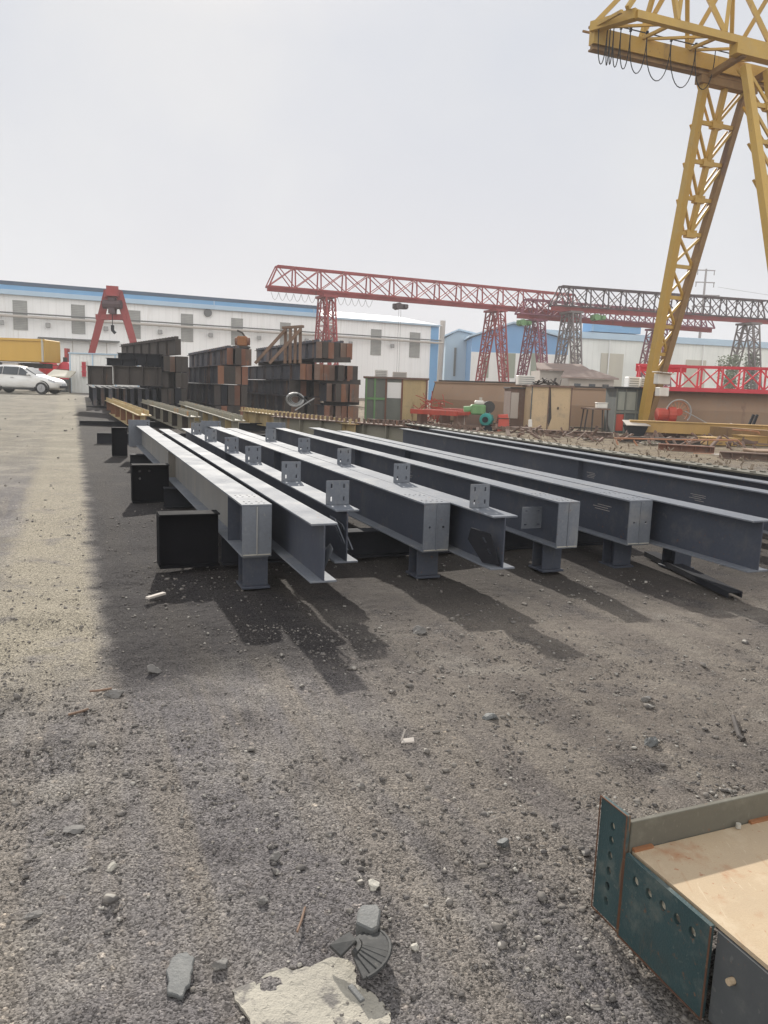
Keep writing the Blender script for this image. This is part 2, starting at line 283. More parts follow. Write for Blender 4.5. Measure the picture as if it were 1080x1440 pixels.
# ------------------------------------------------------------------ mesh builder
def frame(p, q, up=ZX):
    p = Vector(p); q = Vector(q); d = (q - p); L = d.length; d.normalize()
    s = d.cross(Vector(up))
    if s.length < 1e-4: s = d.cross(Vector((1, 0, 0)))
    s.normalize(); t = s.cross(d); return p, q, d, s, t
class MB:
    def __init__(self): self.v = []; self.f = []
    def add(self, vs, fs):
        o = len(self.v); self.v += [Vector(x) for x in vs]; self.f += [tuple(i + o for i in f) for f in fs]; return self
    def bar(self, p, q, w, h=None, up=ZX):
        h = w if h is None else h
        p, q, d, s, t = frame(p, q, up); s = s * w / 2; t = t * h / 2
        vs = [p - s - t, p + s - t, p + s + t, p - s + t, q - s - t, q + s - t, q + s + t, q - s + t]
        return self.add(vs, [(0, 1, 2, 3), (7, 6, 5, 4), (0, 4, 5, 1), (1, 5, 6, 2), (2, 6, 7, 3), (3, 7, 4, 0)])
    def taper(self, p, q, w0, h0, w1, h1, up=ZX):
        p, q, d, s, t = frame(p, q, up)
        vs = [p + s * a * w0 / 2 + t * b * h0 / 2 for a, b in ((-1, -1), (1, -1), (1, 1), (-1, 1))] + [q + s * a * w1 / 2 + t * b * h1 / 2 for a, b in ((-1, -1), (1, -1), (1, 1), (-1, 1))]
        return self.add(vs, [(0, 1, 2, 3), (7, 6, 5, 4), (0, 4, 5, 1), (1, 5, 6, 2), (2, 6, 7, 3), (3, 7, 4, 0)])
    def box(self, c, size, ax=None, ay=None):
        """box centred at c with x-axis ax and z up (ax horizontal)."""
        ax = Vector(ax).normalized() if ax is not None else Vector((1, 0, 0)); c = Vector(c)
        ay = ZX.cross(ax); hx, hy, hz = ax * size[0] / 2, ay * size[1] / 2, ZX * size[2] / 2
        return self.bar(c - hx, c + hx, size[1], size[2])
    def prism(self, pts, vec):
        n = len(pts); vec = Vector(vec); a = [Vector(p) for p in pts]
        return self.add(a + [p + vec for p in a], [tuple(range(n))[::-1], tuple(range(n, 2 * n))] + [(i, (i + 1) % n, n + (i + 1) % n, n + i) for i in range(n)])
    def tube(self, pts, r, n=8, caps=True, r_end=None):
        pts = [Vector(p) for p in pts]; vs = []; fs = []; m = len(pts); prev = None
        for i, p in enumerate(pts):
            d = (pts[min(i + 1, m - 1)] - pts[max(i - 1, 0)]).normalized()
            s = d.cross(ZX) if prev is None else prev - d * prev.dot(d)
            if s.length < 1e-4: s = d.cross(Vector((1, 0, 0)))
            s.normalize(); prev = s; t = s.cross(d)
            rr = r if r_end is None else r + (r_end - r) * i / (m - 1)
            for k in range(n):
                a = 2 * math.pi * k / n; vs.append(p + s * rr * math.cos(a) + t * rr * math.sin(a))
        for i in range(m - 1):
            for k in range(n):
                fs.append((i * n + k, i * n + (k + 1) % n, (i + 1) * n + (k + 1) % n, (i + 1) * n + k))
        if caps: fs += [tuple(range(n))[::-1], tuple(range((m - 1) * n, m * n))]
        return self.add(vs, fs)
    def hsec(self, p, q, w, h, tf, tw, up=ZX):
        p, q, d, s, t = frame(p, q, up); k = t * (h / 2 - tf / 2)
        self.bar(p + k, q + k, w, tf, up); self.bar(p - k, q - k, w, tf, up); return self.bar(p, q, tw, h - 2 * tf, up)
    def plate(self, o, ax, ay, outline, holes, th):
        """flat plate with real holes; outline and holes are lists of 2-D loops in the (ax, ay) frame; thickness along ax x ay."""
        o = Vector(o); ax = Vector(ax).normalized(); ay = Vector(ay).normalized(); nz = ax.cross(ay).normalized() * th
        bm = bmesh.new(); loops = [outline] + holes; idx = []; edges = []
        for lp in loops:
            vs = [bm.verts.new((x, y, 0)) for x, y in lp]
            for i in range(len(vs)): edges.append(bm.edges.new((vs[i], vs[(i + 1) % len(vs)])))
        bmesh.ops.triangle_fill(bm, use_beauty=True, edges=edges, normal=(0, 0, 1))
        bm.verts.index_update(); bm.faces.ensure_lookup_table(); n = len(bm.verts)
        pt = [o + ax * v.co.x + ay * v.co.y for v in bm.verts]
        fs = []
        for f in bm.faces:
            ii = [v.index for v in f.verts]
            if f.normal.z < 0: ii.reverse()
            fs.append(tuple(i + n for i in ii)); fs.append(tuple(reversed(ii)))
        k = 0
        for li, lp in enumerate(loops):
            m = len(lp); area = sum(lp[i][0] * lp[(i + 1) % m][1] - lp[(i + 1) % m][0] * lp[i][1] for i in range(m))
            for i in range(m):
                a, b = k + i, k + (i + 1) % m
                q = (a, b, b + n, a + n)
                if (area < 0) != (li > 0): q = q[::-1]
                fs.append(q)
            k += m
        bm.free(); return self.add(pt + [p + nz for p in pt], fs)
    def build(self, name, mat, parent=None, origin=None, bevel=0, smooth=False, fix=False):
        if parent is not None: o = Vector(parent['_o'])
        elif origin is not None: o = Vector(origin)
        else:
            xs = [p.x for p in self.v]; ys = [p.y for p in self.v]; o = Vector(((min(xs) + max(xs)) / 2, (min(ys) + max(ys)) / 2, min(p.z for p in self.v)))
        me = bpy.data.meshes.new(name); me.from_pydata([tuple(p - o) for p in self.v], [], self.f); me.update()
        if fix:
            bm = bmesh.new(); bm.from_mesh(me); bmesh.ops.recalc_face_normals(bm, faces=bm.faces); bm.to_mesh(me); bm.free()
        if smooth:
            me.polygons.foreach_set('use_smooth', [True] * len(me.polygons))
        me.materials.append(M[mat] if isinstance(mat, str) else mat)
        ob = bpy.data.objects.new(name, me); col.objects.link(ob); ob['_o'] = tuple(o)
        if parent is not None: ob.parent = parent
        else: ob.location = o
        if bevel:
            md = ob.modifiers.new('bevel', 'BEVEL'); md.width = bevel; md.segments = 1; md.limit_method = 'ANGLE'; md.angle_limit = R(40)
        return ob
def tag(o, label, cat, group=None):
    o['label'] = label; o['category'] = cat; o['kind'] = 'thing'
    if group: o['group'] = group
    return o
def thing(name, loc, label, cat, group=None):
    o = bpy.data.objects.new(name, None); col.objects.link(o); o.location = loc; o['_o'] = tuple(loc); o.empty_display_size = .2
    return tag(o, label, cat, group)
def copy_tree(o, parent=None):
    c = o.copy(); col.objects.link(c)
    if parent is not None: c.parent = parent
    for ch in list(o.children): copy_tree(ch, c)
    return c
def circ(x, y, r, n=14, ry=None):
    return [(x + r * math.cos(2 * math.pi * i / n), y + (ry or r) * math.sin(2 * math.pi * i / n)) for i in range(n)]
def rect(x0, y0, x1, y1): return [(x0, y0), (x1, y0), (x1, y1), (x0, y1)]
ORD = ['first', 'second', 'third', 'fourth', 'fifth', 'sixth', 'seventh', 'eighth', 'ninth', 'tenth', 'eleventh', 'twelfth']

# ------------------------------------------------------------------ ground sheet
rs = np.random.RandomState(3)
_waves = [(rs.uniform(0, 6.28), rs.uniform(0, 6.28), rs.uniform(.25, 1.0)) for _ in range(14)]
_fine = [(rs.uniform(0, 6.28), rs.uniform(0, 6.28), rs.uniform(3, 14)) for _ in range(26)]
def relief(x, y):
    z = np.zeros_like(x)
    for a, p, k in _waves: z += .006 * np.sin((x * math.cos(a) + y * math.sin(a)) * k * 2.2 + p)
    for a, p, k in _fine: z += .0105 / k * np.sin((x * math.cos(a) + y * math.sin(a)) * k + p) * 1.5
    return z
def ss(t):
    t = np.clip(t, 0, 1); return t * t * (3 - 2 * t)
def axis(lo, hi, step, far_lo, far_hi, g=1.11):
    a = list(np.arange(lo, hi, step)); s = step; x = hi
    while x < far_hi: a.append(x); s *= g; x += s
    a.append(far_hi); s = step * g; x = lo - s; left = []
    while x > far_lo: left.append(x); s *= g; x -= s
    left.append(far_lo); return np.array(left[::-1] + a)
xs = axis(-2.2, 3.6, .032, -260, 260); ys = axis(1.3, 6.4, .032, -60, 420)
GX, GY = np.meshgrid(xs, ys)
def ground_z(x, y):
    fade = ss((45 - np.hypot(x, y)) / 30)
    return .62 * ss((y - 16) / 24) * ss((-x - 1 - .12 * y) / 8) + relief(x, y) * fade - .012
GZ = ground_z(GX, GY); near = ((GY > 1.2) & (GY < 6.5) & (GX > -2.3) & (GX < 3.7))
q = rs.normal(0, 1, GX.shape); q2 = (q + np.roll(q, 1, 0) + np.roll(q, -1, 0) + np.roll(q, 1, 1) + np.roll(q, -1, 1)) / 2.2
GZ += near * (.0016 * q + .0026 * q2)
nx, ny = len(xs), len(ys)
verts = np.stack([GX, GY, GZ], -1).reshape(-1, 3)
ii = np.arange(nx * ny).reshape(ny, nx)
quads = np.stack([ii[:-1, :-1], ii[:-1, 1:], ii[1:, 1:], ii[1:, :-1]], -1).reshape(-1, 4)
def np_mesh(name, verts, faces, k):
    me = bpy.data.meshes.new(name); me.vertices.add(len(verts)); me.vertices.foreach_set('co', verts.astype(np.float32).ravel())
    me.loops.add(faces.size); me.loops.foreach_set('vertex_index', faces.astype(np.int32).ravel())
    me.polygons.add(len(faces)); me.polygons.foreach_set('loop_start', np.arange(0, faces.size, k, dtype=np.int32))
    me.update(calc_edges=True); me.validate(); return me
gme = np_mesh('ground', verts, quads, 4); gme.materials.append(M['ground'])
gme.polygons.foreach_set('use_smooth', [True] * len(gme.polygons))
go = bpy.data.objects.new('ground', gme); col.objects.link(go); go['kind'] = 'structure'

# loose stones lying on it: nobody could count them
PHI = (1 + 5 ** .5) / 2
ICO = np.array([(-1, PHI, 0), (1, PHI, 0), (-1, -PHI, 0), (1, -PHI, 0), (0, -1, PHI), (0, 1, PHI), (0, -1, -PHI), (0, 1, -PHI), (PHI, 0, -1), (PHI, 0, 1), (-PHI, 0, -1), (-PHI, 0, 1)]) / 1.9
ICF = np.array([(0, 11, 5), (0, 5, 1), (0, 1, 7), (0, 7, 10), (0, 10, 11), (1, 5, 9), (5, 11, 4), (11, 10, 2), (10, 7, 6), (7, 1, 8), (3, 9, 4), (3, 4, 2), (3, 2, 6), (3, 6, 8), (3, 8, 9), (4, 9, 5), (2, 4, 11), (6, 2, 10), (8, 6, 7), (9, 8, 1)])
def stones(n, smin, smax, ylo, yhi, power):
    y = ylo + (yhi - ylo) * rs.rand(n) ** power; x = rs.uniform(-.62, .62, n) * (y + .5)
    keep = (np.sin(x * 2.1 + 1.3 * np.sin(y * 1.7)) + np.sin(y * 2.9 + x) + rs.normal(0, .9, n)) > -.4
    return x[keep], y[keep], smin * (smax / smin) ** (rs.rand(keep.sum()) ** 2.2)
sets = [stones(34000, .0024, .010, 1.4, 5.0, 1.15), stones(9000, .0045, .016, 2.0, 10, 1.1), stones(520, .010, .028, 1.6, 12, .9), stones(500, .015, .05, 9, 40, .9)]
sx, sy, sz = (np.concatenate([s[i] for s in sets]) for i in range(3))
n = len(sx); pts = ICO[None] * (1 + rs.normal(0, .22, (n, 12, 1))) * sz[:, None, None] * rs.uniform(.6, 1.25, (n, 1, 3)) * np.array([1, 1, .62])
a = rs.uniform(0, 6.28, n); ca, sa = np.cos(a)[:, None], np.sin(a)[:, None]
px_ = pts[:, :, 0] * ca - pts[:, :, 1] * sa + sx[:, None]; py_ = pts[:, :, 0] * sa + pts[:, :, 1] * ca + sy[:, None]
pz_ = pts[:, :, 2] + (ground_z(sx, sy) + sz * .22)[:, None]
sv = np.stack([px_, py_, pz_], -1).reshape(-1, 3); sf = (ICF[None] + 12 * np.arange(n)[:, None, None]).reshape(-1, 3)
sme = np_mesh('loose_gravel', sv, sf, 3); sme.materials.append(M['stone'])
so = bpy.data.objects.new('loose_gravel', sme); col.objects.link(so); so['kind'] = 'stuff'
so['label'] = 'loose grey and tan gravel stones scattered over the yard'; so['category'] = 'gravel'

def rock(name, p, size, mat, label, cat, rot=0.0, flat=.6, sub=3, seed=1, tilt=0.0, angular=.22, group=None):
    r = random.Random(seed); bm = bmesh.new(); bmesh.ops.create_icosphere(bm, subdivisions=sub, radius=1)
    planes = [(Vector((r.gauss(0, 1), r.gauss(0, 1), r.gauss(0, 1))).normalized(), r.uniform(.45, .8)) for _ in range(12)]
    for v in bm.verts:
        for nrm, d in planes:
            k = v.co.dot(nrm)
            if k > d: v.co -= nrm * (k - d)
        v.co *= 1 + r.gauss(0, .05) + .07 * math.sin(v.co.x * 5 + seed) * math.sin(v.co.y * 6 + v.co.z * 4)
        v.co = Vector((v.co.x * size[0], v.co.y * size[1], v.co.z * size[2]))
    bmesh.ops.rotate(bm, verts=bm.verts, cent=(0, 0, 0), matrix=Matrix.Rotation(rot, 3, 'Z') @ Matrix.Rotation(tilt, 3, 'X'))
    lo = min(v.co.z for v in bm.verts); me = bpy.data.meshes.new(name)
    for v in bm.verts: v.co.z -= lo + size[2] * .55
    bm.to_mesh(me); bm.free(); me.materials.append(M[mat]); o = bpy.data.objects.new(name, me); col.objects.link(o)
    z = float(ground_z(np.array([p.x]), np.array([p.y]))[0]); o.location = (p.x, p.y, z + .002)
    return tag(o, label, cat, group)
rock('stone', onz(527, 1240), (.030, .026, .016), 'stone_pale', 'cream coloured flat stone lying up from the ribbed rubber scrap', 'stone', .4, seed=5)
rock('stone', onz(690, 1010), (.055, .04, .022), 'slate', 'dark green grey stone chunk alone on the open middle ground', 'stone', .2, seed=6)
rock('stone', onz(388, 1203), (.028, .022, .020), 'stone_grey', 'grey stone sitting alone near the picture middle left of the cream stone', 'stone', .2, seed=7)
rock('stone', onz(310, 1350), (.026, .024, .022), 'stone_grey', 'round grey brown stone just left of the pale mortar sheet top corner', 'stone', 1, seed=8)
rock('stone', onz(158, 1228), (.024, .02, .015), 'stone_pale', 'small white stone on the gravel at the left foreground', 'stone', .7, seed=9)
rock('stone', onz(583, 1327), (.017, .016, .012), 'stone_pale', 'small pale stone right of the curved ribbed rubber scrap', 'stone', .7, seed=10)
rock('stone', onz(160, 972), (.075, .05, .035), 'stone_grey', 'grey stone at the left edge of the shadow beside a thin stick', 'stone', .1, seed=11)
rock('stone', onz(215, 939), (.05, .04, .035), 'stone_grey', 'grey stone lying in the beam shadow, nearest the left-hand beam', 'stone', .4, seed=12)
rock('stone', onz(590, 888), (.07, .045, .04), 'stone_grey', 'tan grey stone on the sunlit strip between the beam shadows', 'stone', .4, seed=13)
rock('stone', onz(105, 1168), (.045, .03, .012), 'stone_grey', 'flat pale grey patch of stone at the left foreground', 'stone', .4, seed=14)
rock('stone', onz(372, 1268), (.02, .018, .014), 'stone_grey', 'small grey stone above the flat slab and left of the rubber scrap', 'stone', .4, seed=15)
rock('stone', onz(908, 988), (.035, .025, .02), 'stone_grey', 'grey stone on the tan ground above the near girder', 'stone', .4, seed=16)
rock('stone', onz(915, 1051), (.04, .03, .03), 'slate', 'dark stone close above the far flange of the near girder', 'stone', .9, seed=17)
rock('stone', onz(708, 1185), (.03, .028, .02), 'slate', 'dark stone left of the bolted end plate of the near girder', 'stone', .9, seed=18)
rock('stone', onz(48, 1290), (.03, .024, .012), 'stone_grey', 'flat grey stone in the lower left corner of the yard', 'stone', .9, seed=19)

# mortar sheet, slab, slate block, ribbed rubber, scraps and rods of the foreground
def ragged(pts, r, k=3, amp=.006):
    out = []
    for i, p in enumerate(pts):
        q = pts[(i + 1) % len(pts)]
        for j in range(k):
            t = j / k; out.append(p.lerp(q, t) + Vector((r.gauss(0, amp), r.gauss(0, amp), 0)))
    return out
mr = random.Random(4)
mp = [onz(*q, .006) for q in ((326, 1383), (380, 1358), (430, 1352), (468, 1336), (490, 1338), (500, 1352), (503, 1374), (520, 1383), (536, 1396), (551, 1414), (548, 1428), (520, 1438), (505, 1475), (420, 1500), (362, 1452), (342, 1412))]
mpl = ragged(mp, mr, 5, .0035)
nn = len(mpl); mb = MB()
def inside(x, y):
    r = False
    for i in range(nn):
        p, q = mpl[i], mpl[(i + 1) % nn]
        if (p.y > y) != (q.y > y) and x < (q.x - p.x) * (y - p.y) / (q.y - p.y) + p.x: r = not r
    return r
x0, x1 = min(p.x for p in mpl), max(p.x for p in mpl); y0, y1 = min(p.y for p in mpl), max(p.y for p in mpl)
inner = [(x, y) for x, y in ((mr.uniform(x0, x1), mr.uniform(y0, y1)) for _ in range(1900)) if inside(x, y)]
pts2 = [Vector((p.x, p.y)) for p in mpl] + [Vector(q) for q in inner]
dv, de, df, *_r = mathutils.geometry.delaunay_2d_cdt(pts2, [], [list(range(nn))], 1, 1e-6)
def msh(x, y): return .0035 * math.sin(x * 19 + 1.1 * math.sin(y * 23)) + .0025 * math.sin(y * 31 + x * 11) + .0014 * math.sin(x * 67 + 2) * math.sin(y * 71)
gzv = ground_z(np.array([v.x for v in dv]), np.array([v.y for v in dv]))
vs = [Vector((v.x, v.y, gzv[i] + .006 + .7 * msh(v.x, v.y) + mr.gauss(0, .0007))) for i, v in enumerate(dv)]
fs = [tuple(f) for f in df]; nd = len(vs); vs += [Vector((p.x, p.y, -.04)) for p in mpl]
fs += [(nd + i, nd + (i + 1) % nn, (i + 1) % nn, i) for i in range(nn)]
tag(mb.add(vs, fs).build('mortar_sheet', 'mortar', fix=True), 'broken sheet of pale dried mortar lying on the gravel at the bottom', 'mortar sheet')
sl = [onz(*q, 0) for q in ((243, 1346), (262, 1337), (273, 1350), (268, 1378), (256, 1404), (237, 1398), (234, 1366))]
tag(MB().prism([p + Vector((0, 0, -.01)) for p in ragged(sl, mr, 4, .0025)], (0, 0, .014)).build('slab', 'slate', fix=True, bevel=.003), 'flat blue grey slab of slate sunk in gravel left of the mortar sheet', 'slab')
bl = [onz(*q, 0) for q in ((502, 1300), (508, 1290), (530, 1289), (535, 1298), (531, 1322), (522, 1327), (500, 1316))]
tag(MB().prism([p + Vector((0, 0, -.005)) for p in bl], (0, 0, .05)).build('slate_block', 'slate', fix=True, bevel=.005), 'dark grey block of slate standing behind the ribbed rubber scrap', 'block')
# curved ribbed scrap: a fan of ten slats held by a curved strip
fan = thing('rubber_scrap', onz(505, 1340), 'curved black ribbed rubber scrap like a fan, beside pale mortar sheet', 'rubber scrap')
cc_ = onz(490, 1345) + Vector((0, 0, .012)); cc_.z = .012
strip = []
for i in range(11):
    t = i / 10; ang = R(-62 + 118 * t)
    d = Vector((math.cos(ang), math.sin(ang), 0)); r0, r1 = .034 + .008 * (1 - t), .118
    d2 = Vector((-d.y, d.x, 0)); zz = .016 + .012 * math.sin(t * 3.1)
    a0, a1 = cc_ + d * r0 + Vector((0, 0, zz)), cc_ + d * r1 + Vector((0, 0, zz - .008 - .006 * t))
    MB().taper(a0, a1, .012, .010, .025, .009).build('slat', 'black_rubber', fan, bevel=.0015)
    strip.append(a1 + Vector((0, 0, .003)))
MB().tube(strip, .006, 6).build('edge_strip', 'black_rubber', fan)
MB().tube([cc_ + Vector((.03 * math.cos(R(x)), .03 * math.sin(R(x)), .018)) for x in range(-62, 60, 12)], .011, 6).build('hub_strip', 'black_rubber', fan)
fl = [cc_ + Vector(q) for q in ((-.055, .012, .004), (.0, .035, .03), (.02, -.005, .035), (-.02, -.03, .006))]
MB().prism(fl, (0, 0, .01)).build('flap', 'black_rubber', fan, fix=True)
tag(MB().bar(onz(492, 1386, .022), onz(510, 1408, .02), .016, .009).build('chip', 'slate', bevel=.002), 'small dark chip lying on the pale mortar sheet', 'chip')
ws = onz(573, 1046)
s = MB().prism([ws + Vector(q) for q in ((-.03, -.012, .006), (.03, -.008, .012), (.028, .018, .02), (-.02, .016, .012))], (0, 0, .005))
s.bar(ws + Vector((-.028, .01, .01)), ws + Vector((-.012, .03, .055)), .006); tag(s.build('bent_scrap', 'plaster', fix=True), 'bent scrap of white plastic on the gravel below the beam shadows', 'scrap')
tag(MB().tube([onz(1031, 1008, .012), onz(1036, 1024, .012), onz(1040, 1036, .012), onz(1046, 1040, .012)], .012, 8).build('bent_rod', 'rust_dim'), 'short bent rusty rod lying on the gravel above the near girder', 'rod')
tag(MB().bar(onz(207, 841, .02), onz(231, 834, .02), .035, .015).build('offcut', 'plaster'), 'small pale offcut lying in the shadow under the left beam', 'offcut')
tag(MB().tube([onz(126, 972, .008), onz(140, 971, .01), onz(157, 968, .012)], .006, 6).build('stick', 'wood'), 'thin dark stick beside the grey stone left of the shadow', 'stick')
tag(MB().tube([onz(96, 1005, .006), onz(112, 1001, .008), onz(124, 997, .006)], .006, 6).build('stick', 'wood'), 'short dark stick on the gravel at the left, nearer than the shadow', 'stick')
tag(MB().tube([onz(418, 1310, .006), onz(424, 1294, .008), onz(429, 1276, .006)], .004, 6).build('stick', 'wood'), 'thin brown stick left of the dark slate block', 'stick')

# ------------------------------------------------------------------ the row of grey primed beams
BZ, BH = .672, .415
SLOT = lambda x, y, w=.014, h=.036: rect(x - w / 2, y - h / 2, x + w / 2, y + h / 2)
def beam(label, u0, v0, u1, v1, w, ztop=BZ, h=BH, ends=True, cleats=(), far_plate=False, web_plate=False, gusset=None, far_holes=False, mat='primer', webm='primer_shade', group='grey primed beams laid side by side'):
    p = W(u0, v0); q = W(u1, v1); d = (q - p).normalized(); s = Vector((d.y, -d.x, 0)); L = (q - p).length
    root = thing('steel_beam', p + d * L * .5 + Vector((0, 0, ztop - h)), label, 'steel beam', group)
    tf, tw = .014, .010
    zt = Vector((0, 0, ztop - tf / 2)); zb = Vector((0, 0, ztop - h + tf / 2)); zm = Vector((0, 0, ztop - h / 2))
    if ends:
        hol = [rect(x_ * w - .009, y_ - .011, x_ * w + .009, y_ + .011) for x_ in (.2, .38, .62, .8) for y_ in (.07, .16, .42, .51)]
        MB().plate(p - s * w / 2 + ZX * (ztop - tf), s, d, rect(0, 0, w, L), hol, tf).build('top_flange', mat, root)
    else: MB().bar(p + zt, q + zt, w, tf).build('top_flange', mat, root, bevel=.002)
    MB().bar(p + zb, q + zb, w, tf).build('bottom_flange', mat, root, bevel=.002)
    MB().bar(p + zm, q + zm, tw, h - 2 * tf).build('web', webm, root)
    hc = h - 2 * tf
    if ends:
        for sd in (-1, 1):                                   # the closing plates either side of the web at the near end
            c = p + s * sd * (w / 4 + tw / 4) + d * .009 + zm
            st = MB(); ww = w / 2 - tw / 2 - .004
            st.plate(c - s * ww / 2 - ZX * (hc / 2 - .002), s, ZX, rect(0, 0, ww, hc - .004), [circ(ww / 2, hc * .5, .011, 10)] if ends == 'holes' else [], .012)
            st.build('end_stiffener', mat, root)
        MB().tube([p + zm - ZX * hc * .49 - d * .006, p + zm + ZX * hc * .49 - d * .006], .006, 6).build('weld_bead', 'dull_galv' if ends == 'weld' else mat, root)
        MB().bar(p + zb + d * .001 - d * .004 - s * w * .46 + ZX * .01, p + zb - d * .003 + s * w * .46 + ZX * .01, .01, .008).build('weld_bead', 'stone_pale', root)
    if webm == 'bounce_web':
        c = p + d * .62 + zm; MB().bar(c - s * (tw / 2 + .001), c - s * (w / 2 - .006), .012, hc - .004).build('stiffener', 'primer_shade', root)
        MB().bar(p + d * .02 + zm - s * (tw / 2 + .002), p + d * .612 + zm - s * (tw / 2 + .002), .003, hc - .004).build('web_shade_sheet', 'primer_shade', root)  # thin sheet in the shaded tone ends the painted bounce here
    for k in range(1, 4):                                    # full-depth stiffeners along the length
        c = p + d * (L * k / 4 + rnd.uniform(-.3, .3)) + zm
        for sd in (-1, 1):
            if (k + sd) % 2 == 0: continue
            MB().bar(c + s * sd * (tw / 2 + .001), c + s * sd * (w / 2 - .02), .010, hc - .004).build('stiffener', webm, root)
    for (cu, cw, chh) in cleats:
        c = p + d * (cu - u0) + Vector((0, 0, ztop + .0005))
        cl = MB(); o = c - s * cw / 2
        cl.plate(o, s, ZX, rect(0, 0, cw, chh), [SLOT(cw * .23, chh * .78), SLOT(cw * .77, chh * .78), SLOT(cw * .23, chh * .24), SLOT(cw * .77, chh * .24)], .010)
        cl = cl.build('cleat', 'primer', root, bevel=.0015)
        MB().prism([c + d * .0 - s * .005 + d * (-.011), c - d * .05 - s * .005, c - d * .012 - s * .005 + ZX * .0, c - d * .011 - s * .005 + ZX * .08], s * .01).build('cleat_rib', 'primer', cl, fix=True)
    if far_plate:
        c = q + d * .02 + Vector((0, 0, ztop - h - .02)); pw, ph = .42, h + .13
        MB().plate(c - s * pw * .62 + ZX * 0, s, ZX, rect(0, 0, pw, ph), [circ(pw * .88, ph * .9, .014, 10), circ(pw * .88, ph * .82, .014, 10)], .016).build('splice_plate', 'primer', root)
    if web_plate:
        c = p + d * .42 - s * (tw / 2 + .05) + Vector((0, 0, ztop - h * .74))
        wp = MB(); wp.plate(c + s * .0 - s * .06 - d * .0, s * 1, ZX, rect(-.10, 0, .16, .2), [rect(-.075, .155, -.045, .167), rect(.06, .155, .095, .167), rect(-.075, .03, -.045, .042), rect(.06, .03, .095, .042)], .01); wp.build('web_cleat', 'primer', root)
    if gusset == 'right':                                     # leaning brace plate beside the web
        c = p + d * .10 + s * .012 + Vector((0, 0, ztop - h + .02))
        MB().prism([c, c + s * .055 - d * .09 + ZX * .21, c + s * .055 - d * .02 + ZX * .235, c + s * .005 + d * .12 + ZX * .10], (s * .3 + d * .9).normalized() * .01).build('gusset', 'primer', root, fix=True)
    if gusset == 'pair':
        for k in (0, .045):
            c = p + d * .02 + s * (.02 + k * .9) + Vector((0, 0, ztop - h + .10))
            MB().plate(c, (s * .35 + d * -.2 - ZX * .9).normalized() * -1, d, rect(0, 0, .26 - k, .14), [rect(.05, .05, .11, .075), rect(.15, .05, .20, .075)], .009).build('gusset', 'primer', root)
    if gusset == 'left':
        c = p + d * .03 - s * .012 + Vector((0, 0, ztop - h + .03))
        ax = (-s * .42 + ZX * .9 + d * .25).normalized(); ay = (d * .8 - s * .55).normalized()
        MB().plate(c - ay * .01, ax, ay, [(0, 0), (.28, -.05), (.31, .10), (.20, .18), (0, .15)], [rect(.09, .03, .14, .055), rect(.19, .02, .24, .045)], .010).build('gusset', 'dark_steel', root)
    return root
def cl_list(us, w=.19, h=.19): return [(u, w, h) for u in us]
BA = beam('leftmost primed beam, its near end closed by welded plates, left web lit brown', 5.82, 1.31, 16.45, 1.31, .235, far_plate=True, ends='weld', webm='bounce_web')
BB = beam('open-ended beam with a leaning gusset, close beside the leftmost beam', 4.92, 1.575, 15.35, 1.63, .19, ends=False, gusset='right')
BC = beam('narrow open-ended beam with upright slotted cleats and a pair of slotted gussets', 5.45, 1.925, 15.65, 2.085, .19, ends=False, cleats=cl_list((5.72, 7.21, 9.04, 10.5, 12.4, 14.1)), gusset='pair')
BD = beam('plate-ended beam with two small holes in its end, touching a cleated beam on its right', 5.66, 2.785, 16.5, 2.765, .24, far_plate=True, ends='holes')
BE = beam('open-ended beam with upright cleats and a dark slotted gusset at its left', 4.96, 3.018, 15.85, 3.02, .215, ends=False, cleats=cl_list((5.38, 6.97, 8.73, 10.47, 12.46), .175, .19), gusset='left')
BF = beam('plate-ended beam with a bolted cleat plate on its dark web', 5.53, 4.0, 16.28, 4.11, .22, far_plate=True, web_plate=True, ends=True)
BG = beam('plate-ended beam lying just above the loose channel on the ground', 5.5, 4.757, 16.46, 4.97, .25, ends='holes')
BHH = beam('open-ended beam running out to the right frame edge, touching a plate-ended beam', 4.38, 5.0, 15.4, 5.26, .22, ends=False)
BI = beam('long beam in the right background, nearer of a dark pair leaving the frame', 2.2, 6.46, 16.6, 7.19, .20)
BJ = beam('long beam in the right background, farther of a dark pair leaving the frame', 2.2, 7.2, 16.45, 7.88, .20)

# chalk dashes left on two of the webs
def chalk(root, p0, p1, t, z, n=4):
    d = (p1 - p0).normalized(); s = Vector((d.y, -d.x, 0)); r_ = random.Random(int(t * 100))
    for k in range(n):
        c = p0.lerp(p1, t) - s * .0065 + ZX * (z + .022 * k) + d * r_.uniform(-.04, .04); MB().bar(c - d * r_.uniform(.06, .14), c + d * r_.uniform(.05, .12), .002, .004).build('chalk_mark', 'plaster', root)
chalk(BI, W(2.2, 6.46), W(16.6, 7.19), .32, .43); chalk(BI, W(2.2, 6.46), W(16.6, 7.19), .47, .44); chalk(BG, W(5.5, 4.757), W(16.46, 4.97), .05, .50, 3); chalk(BF, W(5.53, 4.0), W(16.28, 4.11), .33, .47)
